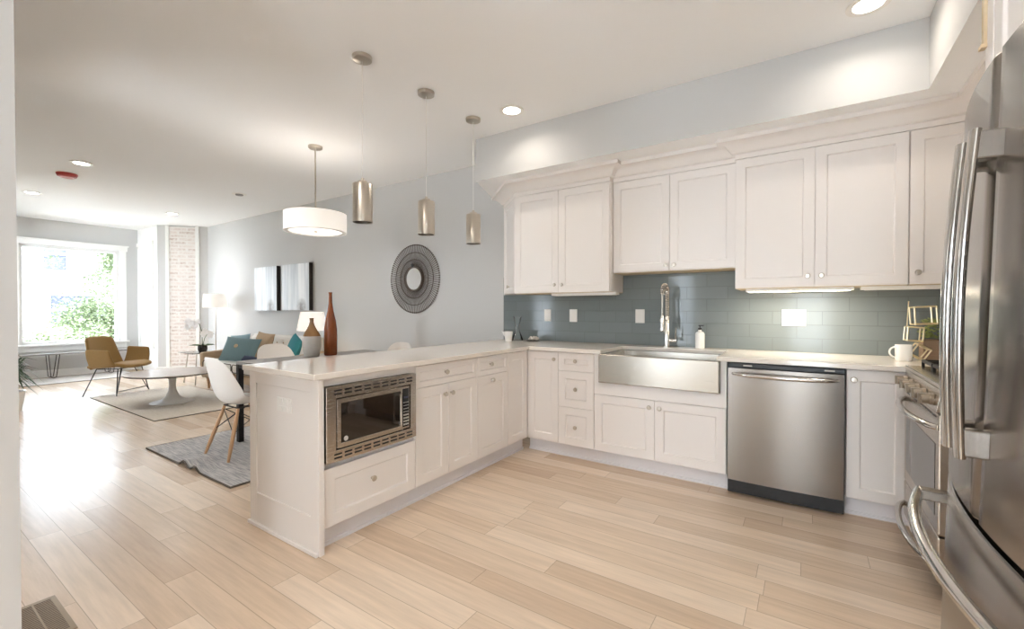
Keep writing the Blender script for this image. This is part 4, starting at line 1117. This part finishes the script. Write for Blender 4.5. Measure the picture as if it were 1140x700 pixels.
# round mirror with radiating rods
MX, MZ = -4.04, 1.597
t = thing('sunburst_mirror', 'round mirror in a wide frame of dark radiating rods on the wall', 'mirror', (MX, WY, MZ))
MB().lathe([(0, 0), (0.135, 0), (0.135, 0.012), (0, 0.012)], (MX, WY - 0.03, MZ), 40, (0, 1, 0)).build('glass', M['mirror'], t)
b = MB(); b.lathe([(0.132, 0), (0.140, -0.014), (0.155, -0.016), (0.163, -0.004), (0.163, 0.018), (0.132, 0.018)], (MX, WY - 0.03, MZ), 48, (0, 1, 0), closed=True); b.build('inner_ring', M['dark_rattan'], t, smooth=True)
b = MB()
for rr in (0.24, 0.325): 
    b.tube([(MX + rr * math.cos(a * math.pi / 32), WY - 0.024, MZ + rr * math.sin(a * math.pi / 32)) for a in range(64)], 0.005, 6, closed=True)
b.build('hoops', M['dark_rattan'], t, smooth=True)
b = MB()
for k in range(96):
    a = 2 * math.pi * k / 96; c, s = math.cos(a), math.sin(a)
    b.tube([(MX + 0.155 * c, WY - 0.018, MZ + 0.155 * s), (MX + 0.42 * c, WY - 0.018, MZ + 0.42 * s)], 0.0036, 5)
    p = (MX + 0.418 * c, WY - 0.019, MZ + 0.418 * s)
    b.lathe([(0, -0.011), (0.008, -0.006), (0.0105, 0), (0.008, 0.006), (0, 0.011)], p, 6, (0, 1, 0))
b.build('rods', M['dark_rattan'], t)
b = MB(); b.lathe([(0, 0), (0.02, 0), (0.024, 0.01), (0, 0.014)], (MX, WY - 0.045, MZ + 0.165), 12, (0, -1, 0)); b.build('boss', M['iron'], t)

# canvases
for (x0, x1, z0, z1, m, lab) in ((-7.83, -7.13, 1.20, 1.925, M['art_a'], 'left canvas of pale grey streaks with a dark edge above the sofa'), (-6.98, -6.22, 1.205, 1.925, M['art_b'], 'right canvas of pale grey streaks with a dark edge above the sofa')):
    t = thing('wall_canvas', lab, 'painting', ((x0 + x1) / 2, WY, (z0 + z1) / 2), group='abstract canvases above the sofa')
    b = MB(); b.box(x0, x1, WY - 0.064, WY - 0.004, z0, z1); b.build('stretcher', M['espresso'], t)
    b = MB(); b.box(x0 + 0.001, x1 - 0.001, WY - 0.066, WY - 0.0642, z0 + 0.001, z1 - 0.001); b.build('picture', m, t)

# ---------------------------------------------------------------- living room
t = thing('coffee_table', 'round pedestal coffee table with a pale top on the cream rug', 'table', (-6.91, 2.34, 0.0135))
MB().lathe([(0, 0), (0.46, 0.0), (0.485, 0.006), (0.505, 0.018), (0.505, 0.022), (0.0, 0.022)], (-6.91, 2.34, 0.382), 56).build('top', M['pale_top'], t, smooth=True)
MB().lathe([(0, -0.006), (0.45, -0.006), (0.486, 0.0), (0.492, 0.007)], (-6.91, 2.34, 0.382), 56).build('top_edge', M['espresso'], t, smooth=True)
MB().lathe([(0, 0), (0.235, 0), (0.24, 0.006), (0.20, 0.016), (0.13, 0.036), (0.075, 0.08), (0.045, 0.15), (0.036, 0.22), (0.042, 0.30), (0.062, 0.362), (0, 0.362)], (-6.91, 2.34, 0.0098), 40).build('pedestal', M['white_plastic'], t, smooth=True)

# mustard armchair in its own frame, facing +x
t = thing('armchair', 'mustard upholstered armchair with thin dark wire legs facing the coffee table', 'armchair', (-8.32, 2.145, 0.005), math.radians(34))
t.rotation_euler = (0, math.radians(-1.1), math.radians(34))
def slabgrid(P, nu, nv, name, m, th, sub=2):
    MB().grid(P, nu, nv).build(name, m, t, solid=th, subsurf=sub, local=True)
def seatP(u, v):
    x = -0.19 + 0.52 * u; w = 0.27 + 0.03 * u - 0.06 * max(0, u - 0.75) / 0.25 * 0.9
    return (x + 0.03 * (1 - (2 * v - 1) ** 2) * (u > 0.9), (2 * v - 1) * w, 0.395 + 0.035 * u - 0.035 * max(0, u - 0.7) / 0.3 * (u - 0.7) / 0.3 + 0.02 * abs(2 * v - 1) ** 3)
slabgrid(seatP, 8, 8, 'seat', M['mustard'], 0.055)
def backP(u, v):
    s = 2 * v - 1; w = 0.285 - 0.075 * u
    return (-0.165 - 0.12 * u + 0.05 * s * s, s * w, 0.38 + 0.455 * u - 0.015 * s * s)
slabgrid(backP, 6, 8, 'backrest', M['mustard'], 0.04)
for sy in (-1, 1):
    def armP(u, v, sy=sy):
        x = -0.13 + 0.33 * v + 0.01 * u; 
        h = 0.40 + (0.265 - 0.02 * v) * u
        y = 0.26 + 0.075 * u + 0.02 * math.sin(math.pi * u)
        if v > 0.9: x += 0.05 * (1 - u)
        return (x, sy * y, h)
    slabgrid(armP, 5, 6, 'armrest', M['mustard'], 0.035)
m = MB()
for sx in (-1, 1):
    for sy in (-1, 1):
        m.tube([(sx * 0.15 + 0.05, sy * 0.20, 0.375), (sx * 0.235, sy * 0.275, 0.004)], 0.0065, 8)
    m.tube([(sx * 0.15 + 0.05, -0.20, 0.375), (sx * 0.15 + 0.05, 0.20, 0.375)], 0.0065, 8)
for sy in (-1, 1): m.tube([(-0.10, sy * 0.20, 0.375), (0.20, sy * 0.20, 0.375)], 0.0065, 8); m.tube([(0.235, sy * 0.275, 0.004), (0.17, sy * 0.10, 0.375)], 0.0055, 8)
m.tube([(0.228, -0.265, 0.06), (0.228, 0.265, 0.06)], 0.0055, 8)
m.build('wire_base', M['iron'], t, smooth=True, local=True)

# bench
t = thing('window_bench', 'low grey bench on hairpin legs below the bay window', 'bench', (-11.08, 2.3, 0.0135))
b = MB(); b.box(-11.27, -10.92, 1.58, 3.08, 0.425, 0.45); b.build('top', M['table_grey'], t, bevel=0.004)
for x in (-11.20, -10.99):
    for y in (1.98, 2.75):
        m = MB(); m.tube([(x - 0.05, y - 0.05, 0.425), (x - 0.02, y - 0.03, 0.03), (x, y, 0.0155), (x + 0.02, y + 0.03, 0.03), (x + 0.05, y + 0.07, 0.425)], 0.006, 6); m.build('hairpin_leg', M['iron'], t, smooth=True)

# sofa
t = thing('sofa', 'pale sofa with tan arms and a button-tufted back along the wall', 'sofa', (-6.85, 3.4, 0))
b = MB(); b.box(-7.74, -5.84, 3.03, 3.80, 0.17, 0.30); b.build('base', M['tan'], t, bevel=0.02, seg=3)
for k, (x0, x1) in enumerate(((-7.71, -6.79), (-6.78, -5.86))):
    b = MB(); b.box(x0, x1, 3.0, 3.66, 0.30, 0.455); cu = b.build('seat_cushion', M['linen'], t, bevel=0.045, seg=4, smooth=True)
    pts = [(x0 + 0.03, 2.998, 0.325), (x1 - 0.03, 2.998, 0.325), (x1 - 0.008, 2.998, 0.35), (x1 - 0.008, 2.998, 0.405), (x1 - 0.03, 3.003, 0.435), (x0 + 0.03, 3.003, 0.435), (x0 + 0.008, 2.998, 0.405), (x0 + 0.008, 2.998, 0.35)]
    MB().tube(pts, 0.006, 6, closed=True).build('piping', M['fringe'], cu, smooth=True)
for x0, x1 in ((-7.83, -7.72), (-5.86, -5.75)):
    b = MB(); v = [(x0, 3.02, 0.17), (x1, 3.02, 0.17), (x1, 3.82, 0.17), (x0, 3.82, 0.17), (x0, 3.00, 0.555), (x1, 3.00, 0.555), (x1, 3.82, 0.62), (x0, 3.82, 0.62)]
    b.add(v, [(3, 2, 1, 0), (4, 5, 6, 7), (0, 1, 5, 4), (1, 2, 6, 5), (2, 3, 7, 6), (3, 0, 4, 7)]); b.build('arm', M['tan'], t, bevel=0.025, seg=3, smooth=True)
# tufted back with dimples
btn = [(-7.58 + 0.182 * i + (0.091 if r else 0), 0.57 + 0.13 * r) for r in range(2) for i in range(10 - r)]
def backf(u, v):
    x = -7.72 + 1.86 * u; z = 0.40 + 0.41 * v; y = 3.66 + 0.08 * v
    d = min((x - bx) ** 2 + (z - bz) ** 2 for bx, bz in btn)
    y += 0.03 * math.exp(-d / 0.0011)
    if v > 0.93: y += 0.03
    return (x, y, z)
b = MB(); nu, nv = 120, 30; b.grid(backf, nu, nv)
b.box(-7.72, -5.86, 3.775, 3.86, 0.30, 0.812); b.build('tufted_back', M['linen'], t, smooth=True, fix=False)
for bx, bz in btn[:]:
    MB().lathe([(0.012, 0), (0.011, 0.005), (0, 0.008)], (bx, 3.68 + 0.08 * (bz - 0.40) / 0.41, bz), 10, (0, -1, 0)).build('button', M['tan'], t, smooth=True)
for x in (-7.70, -5.88):
    for y in (3.08, 3.76):
        MB().tube([(x, y, 0.17), (x, y, 0.001)], [0.024, 0.014], 12).build('leg', M['shell_wood'], t, smooth=True)

def pillow(loc, w, h, th, rot, name, label, m, cat='cushion', parts=None, group='cushions on the sofa'):
    t = thing(name, label, cat, loc, group=group)
    t.rotation_euler = rot
    n = 14
    b = MB()
    for side in (1, -1):
        def P(u, v, side=side):
            s, q = 2 * u - 1, 2 * v - 1
            k = ((1 - s * s) * (1 - q * q)) ** 0.42
            pin = 1 - 0.07 * (1 - abs(s) ** 2) * 0 
            x = s * w / 2 * (1 - 0.06 * (1 - q * q) * abs(s)); z = q * h / 2 * (1 - 0.06 * (1 - s * s) * abs(q))
            return (x, side * th / 2 * k, z)
        b.grid(P, n, n)
    b.build('cover', m, t, smooth=True, local=True)
    if parts: parts(t)
    return t
def btn_part(t):
    MB().lathe([(0.03, 0), (0.028, 0.006), (0, 0.01)], (-0.02, -0.079, 0.03), 14, (0, -1, 0)).build('button', M['tan'], t, smooth=True, local=True)
pillow((-6.88, 3.16, 0.63), 0.58, 0.38, 0.16, (-0.45, 0.06, 0.42), 'cushion', 'large teal cushion with a tan button at the front of the sofa', M['teal'], parts=btn_part)
pillow((-7.36, 3.36, 0.645), 0.40, 0.38, 0.14, (-0.3, -0.1, 0.3), 'cushion', 'light blue cushion leaning behind the buttoned teal cushion', mat('light_blue_fabric', srgb(132, 160, 170), 0.85, noise=0.1, nscale=80))
pillow((-6.86, 3.47, 0.665), 0.36, 0.42, 0.13, (-0.3, 0.1, 0.2), 'cushion', 'tan cushion behind the large teal cushion by the tufted back', M['tan'])
pillow((-5.99, 3.46, 0.665), 0.34, 0.38, 0.15, (-0.25, 0.3, -0.3), 'cushion', 'turquoise cushion at the lamp end of the sofa', M['teal_dark'])
pillow((-6.03, 3.19, 0.535), 0.32, 0.15, 0.15, (-0.2, 0.0, -0.1), 'cushion', 'coral red cushion in front of the turquoise cushion', M['pink'])
pillow((-6.45, 3.10, 0.505), 0.32, 0.13, 0.10, (-0.7, 0.1, 0.3), 'cushion', 'small navy cushion lying at the right of the teal cushion', M['navy'])

# lamps
def shade_lamp(name, label, x, y, z0, pole, r0, r1, zs0, zs1, power):
    t = thing(name, label, 'lamp', (x, y, z0))
    return t
FLX, FLY = -8.72, 3.60
t = thing('floor_lamp', 'slim white floor lamp with a glowing drum shade left of the sofa', 'lamp', (FLX, FLY, 0))
MB().lathe([(0, 0), (0.14, 0), (0.14, 0.015), (0.02, 0.025), (0, 0.025)], (FLX, FLY, 0.0), 28).build('base', M['white_plastic'], t, smooth=True)
MB().tube([(FLX, FLY, 0.02), (FLX, FLY, 1.42)], 0.011, 10).build('pole', M['white_plastic'], t)
MB().lathe([(0.185, 0), (0.190, 0), (0.178, 0.235), (0.173, 0.235)], (FLX, FLY, 1.255), 36, closed=True).build('lamp_shade', M['shade'], t, smooth=True)
b = MB(); 
for k in range(3): b.tube([(FLX, FLY, 1.40), (FLX + 0.175 * math.cos(k * 2.09), FLY + 0.175 * math.sin(k * 2.09), 1.46)], 0.003, 5)
b.build('shade_spider', M['nickel'], t)
light('floor_lamp_glow', 'POINT', (FLX, FLY, 1.36), 1.5, (1, 0.86, 0.68), 0.05)
TLX, TLY = -5.37, 3.35
t = thing('end_table', 'small white end table at the right end of the sofa', 'table', (TLX, TLY, 0))
MB().lathe([(0, 0), (0.25, 0), (0.25, 0.02), (0, 0.02)], (TLX, TLY, 0.53), 36).build('top', M['white_plastic'], t)
for k in range(3):
    a = k * 2.09 + 0.4
    MB().tube([(TLX + 0.14 * math.cos(a), TLY + 0.14 * math.sin(a), 0.53), (TLX + 0.22 * math.cos(a), TLY + 0.22 * math.sin(a), 0.001)], 0.012, 10).build('leg', M['white_plastic'], t, smooth=True)
t = thing('table_lamp', 'white table lamp with a glowing tapered shade behind the vases', 'lamp', (TLX, TLY, 0.55))
MB().lathe([(0, 0), (0.075, 0), (0.078, 0.01), (0.05, 0.03), (0.085, 0.13), (0.08, 0.2), (0.03, 0.30), (0.012, 0.33), (0.012, 0.42), (0, 0.42)], (TLX, TLY, 0.5505), 28).build('base', M['ceramic'], t, smooth=True)
MB().lathe([(0.180, 0), (0.184, 0), (0.140, 0.24), (0.136, 0.24)], (TLX, TLY, 0.945), 36, closed=True).build('lamp_shade', M['shade'], t, smooth=True)
b = MB()
for k in range(3): b.tube([(TLX, TLY, 0.97), (TLX + 0.14 * math.cos(k * 2.09), TLY + 0.14 * math.sin(k * 2.09), 1.165)], 0.003, 5)
b.build('shade_spider', M['nickel'], t)
light('table_lamp_glow', 'POINT', (TLX, TLY, 1.06), 2.5, (1, 0.86, 0.68), 0.05)

# side table with orchid
t = thing('side_table', 'small glass side table on splayed metal legs left of the sofa', 'table', (-8.40, 3.25, 0))
b = MB(); b.box(-8.68, -8.12, 3.02, 3.48, 0.505, 0.515); b.build('top', glass_mat('table_glass', (0.88, 0.93, 0.93)), t)
for x in (-8.62, -8.18):
    for y in (3.08, 3.42):
        cx = -8.40 + (x + 8.40) * 0.75; cy = 3.25 + (y - 3.25) * 0.75
        MB().tube([(cx, cy, 0.504), (x, y, 0.001)], 0.009, 8).build('leg', M['nickel'], t, smooth=True)
b = MB()
for x in (-8.565, -8.235): b.tube([(x, 3.12, 0.498), (x, 3.38, 0.498)], 0.006, 8)
b.build('rail', M['nickel'], t)
OX, OY = -8.27, 3.22
t = thing('orchid_plant', 'white orchid in a dark pot on the glass side table', 'plant', (OX, OY, 0.515))
MB().lathe([(0, 0), (0.05, 0), (0.068, 0.05), (0.066, 0.10), (0.05, 0.12), (0.046, 0.115), (0, 0.10)], (OX, OY, 0.5155), 24).build('pot', M['espresso'], t, smooth=True)
m = MB()
for k in range(7):
    a = k * 0.9; leaf_quad(m, Vector((OX, OY, 0.615)), Vector((math.cos(a), math.sin(a), 0.25)), 0.2, 0.05)
m.build('leaves', M['leaf'], t, fix=False)
stems = [[(OX, OY, 0.61), (OX - 0.02, OY, 0.85), (OX - 0.06, OY - 0.02, 0.98), (OX - 0.17, OY - 0.06, 1.0), (OX - 0.28, OY - 0.10, 0.95)], [(OX, OY, 0.61), (OX + 0.03, OY + 0.02, 0.75), (OX + 0.09, OY + 0.04, 0.83), (OX + 0.22, OY + 0.08, 0.82)]]
m = MB()
for s in stems: m.tube(s, 0.005, 6)
m.build('stems', M['leaf_dark'], t, smooth=True)
rs = random.Random(11); 
for s, nfl in zip(stems, (9, 5)):
    for k in range(nfl):
        w = 0.5 + 0.5 * k / max(1, nfl - 1); idx = w * (len(s) - 1); i = min(int(idx), len(s) - 2)
        c = Vector(s[i]).lerp(Vector(s[i + 1]), idx - i) + Vector((rs.uniform(-.03, .03), rs.uniform(-.05, .0), rs.uniform(-.05, .05)))
        m = MB(); ax = Vector((0.6 + rs.uniform(-.3, .3), -0.8, rs.uniform(-.2, .2))).normalized()
        a1 = ax.cross(Vector((0, 0, 1))).normalized(); a2 = ax.cross(a1)
        for p in range(5):
            an = 2 * math.pi * p / 5 + rs.uniform(0, .3); d = a1 * math.cos(an) + a2 * math.sin(an); e = a1 * -math.sin(an) + a2 * math.cos(an)
            m.add([c, c + d * 0.03 + e * 0.024 + ax * 0.006, c + d * 0.055 + ax * 0.012, c + d * 0.03 - e * 0.024 + ax * 0.006], [(0, 1, 2, 3)])
        m.build('blossom', M['petal'], t, fix=False)

# potted plant peeping past the wall end
PLX, PLY = -7.9, 1.03
t = thing('potted_plant', 'dark green spiky plant peeping out behind the left wall end', 'plant', (PLX, PLY, 0))
MB().lathe([(0, 0), (0.12, 0), (0.15, 0.22), (0.155, 0.24), (0.14, 0.24), (0.13, 0.21), (0, 0.20)], (PLX, PLY, 0.0), 28).build('pot', M['ceramic'], t, smooth=True)
m = MB()
for k in range(3): m.tube([(PLX, PLY, 0.2), (PLX + 0.06 * math.cos(k * 2.1), PLY + 0.06 * math.sin(k * 2.1), 0.42 + 0.07 * k)], 0.012, 8)
m.build('stem', M['bark'], t, smooth=True)
rs = random.Random(4); m = MB()
for k in range(3):
    c = Vector((PLX + 0.06 * math.cos(k * 2.1), PLY + 0.06 * math.sin(k * 2.1), 0.42 + 0.07 * k))
    for j in range(60):
        a = rs.uniform(0, 6.28); d = Vector((math.cos(a), math.sin(a), rs.uniform(-0.5, 1.2)))
        leaf_quad(m, c + Vector((0, 0, rs.uniform(-0.12, 0.03))), d, rs.uniform(0.18, 0.32), 0.028, droop=0.8)
m.build('leaves', M['leaf_dark'], t, fix=False)

# ---------------------------------------------------------------- outside the bay window
b = MB(); b.box(-60, WX - 0.3, -30, 30, -1.25, -1.2); struct(b.build('ground', M['ground']))
BXF = -26.0
t = thing('apartment_building', 'white sided building across the street seen through the bay window', 'building', (BXF, 6, -1.2))
b = MB(); b.box(BXF - 8, BXF, -14, 30, -1.2, 13); b.box(BXF, BXF + 0.25, -14, 30, 2.2, 2.5); b.box(BXF, BXF + 0.12, -14, 30, 5.4, 5.6); b.build('wall', M['facade'], t)
WB = PX(BXF)
def fwin(y0, y1, z0, z1):
    b = MB(); zm = (z0 + z1) / 2
    for q in ((y0, y0 + .1, z0, z1), (y1 - .1, y1, z0, z1), (y0 + .1, y1 - .1, z0, z0 + .1), (y0 + .1, y1 - .1, z1 - .1, z1), (y0 + .1, y1 - .1, zm - .04, zm + .04)): b.bbox(WB, q[0], q[1], q[2], q[3], 0.001, 0.1)
    w = b.build('window', M['facade'], t, fix=False)
    b = MB(); b.bbox(WB, y0 + .1, y1 - .1, z0 + .1, z1 - .1, 0.001, 0.03); b.build('pane', M['facade_win'], w)
fwin(4.3, 5.2, 2.75, 4.3); fwin(4.5, 6.1, 0.5, 1.9); fwin(7.3, 8.2, 2.75, 4.3); fwin(1.2, 2.1, 2.75, 4.3); fwin(1.0, 2.6, 0.5, 1.9)
def tree(x, y, label, h, r, n, seed, zc):
    t = thing('street_tree', label, 'tree', (x, y, -1.2), group='trees outside the bay window')
    MB().tube([(x, y, -1.2), (x + 0.1, y, zc - r * 0.5), (x, y + 0.1, zc + r * 0.3)], [0.14, 0.1, 0.04], 10).build('trunk', M['bark'], t, smooth=True)
    rs = random.Random(seed); m = MB()
    cl = [Vector((x + rs.gauss(0, r * 0.42), y + rs.gauss(0, r * 0.42), zc + rs.gauss(0, h * 0.30))) for _ in range(30)]
    for k in range(n):
        c = cl[rs.randrange(len(cl))]
        p = c + Vector((rs.gauss(0, 1), rs.gauss(0, 1), rs.gauss(0, 1))) * r * 0.19
        leaf_quad(m, p, Vector((rs.uniform(-1, 1), rs.uniform(-1, 1), rs.uniform(-.6, .6))), rs.uniform(0.07, 0.15), 0.075)
    m.build('foliage', M['tree_leaf'], t, fix=False)
tree(-20.5, 5.05, 'broad green tree at the right of the bay window view', 1.9, 1.8, 14000, 1, 0.7)
tree(-16.9, 3.15, 'low green shrub-like tree in the lower left of the bay window view', 0.8, 1.0, 9000, 2, 0.15)
tree(-23.4, 6.1, 'taller tree at the upper right of the bay window view', 2.0, 1.2, 8000, 3, 3.2)
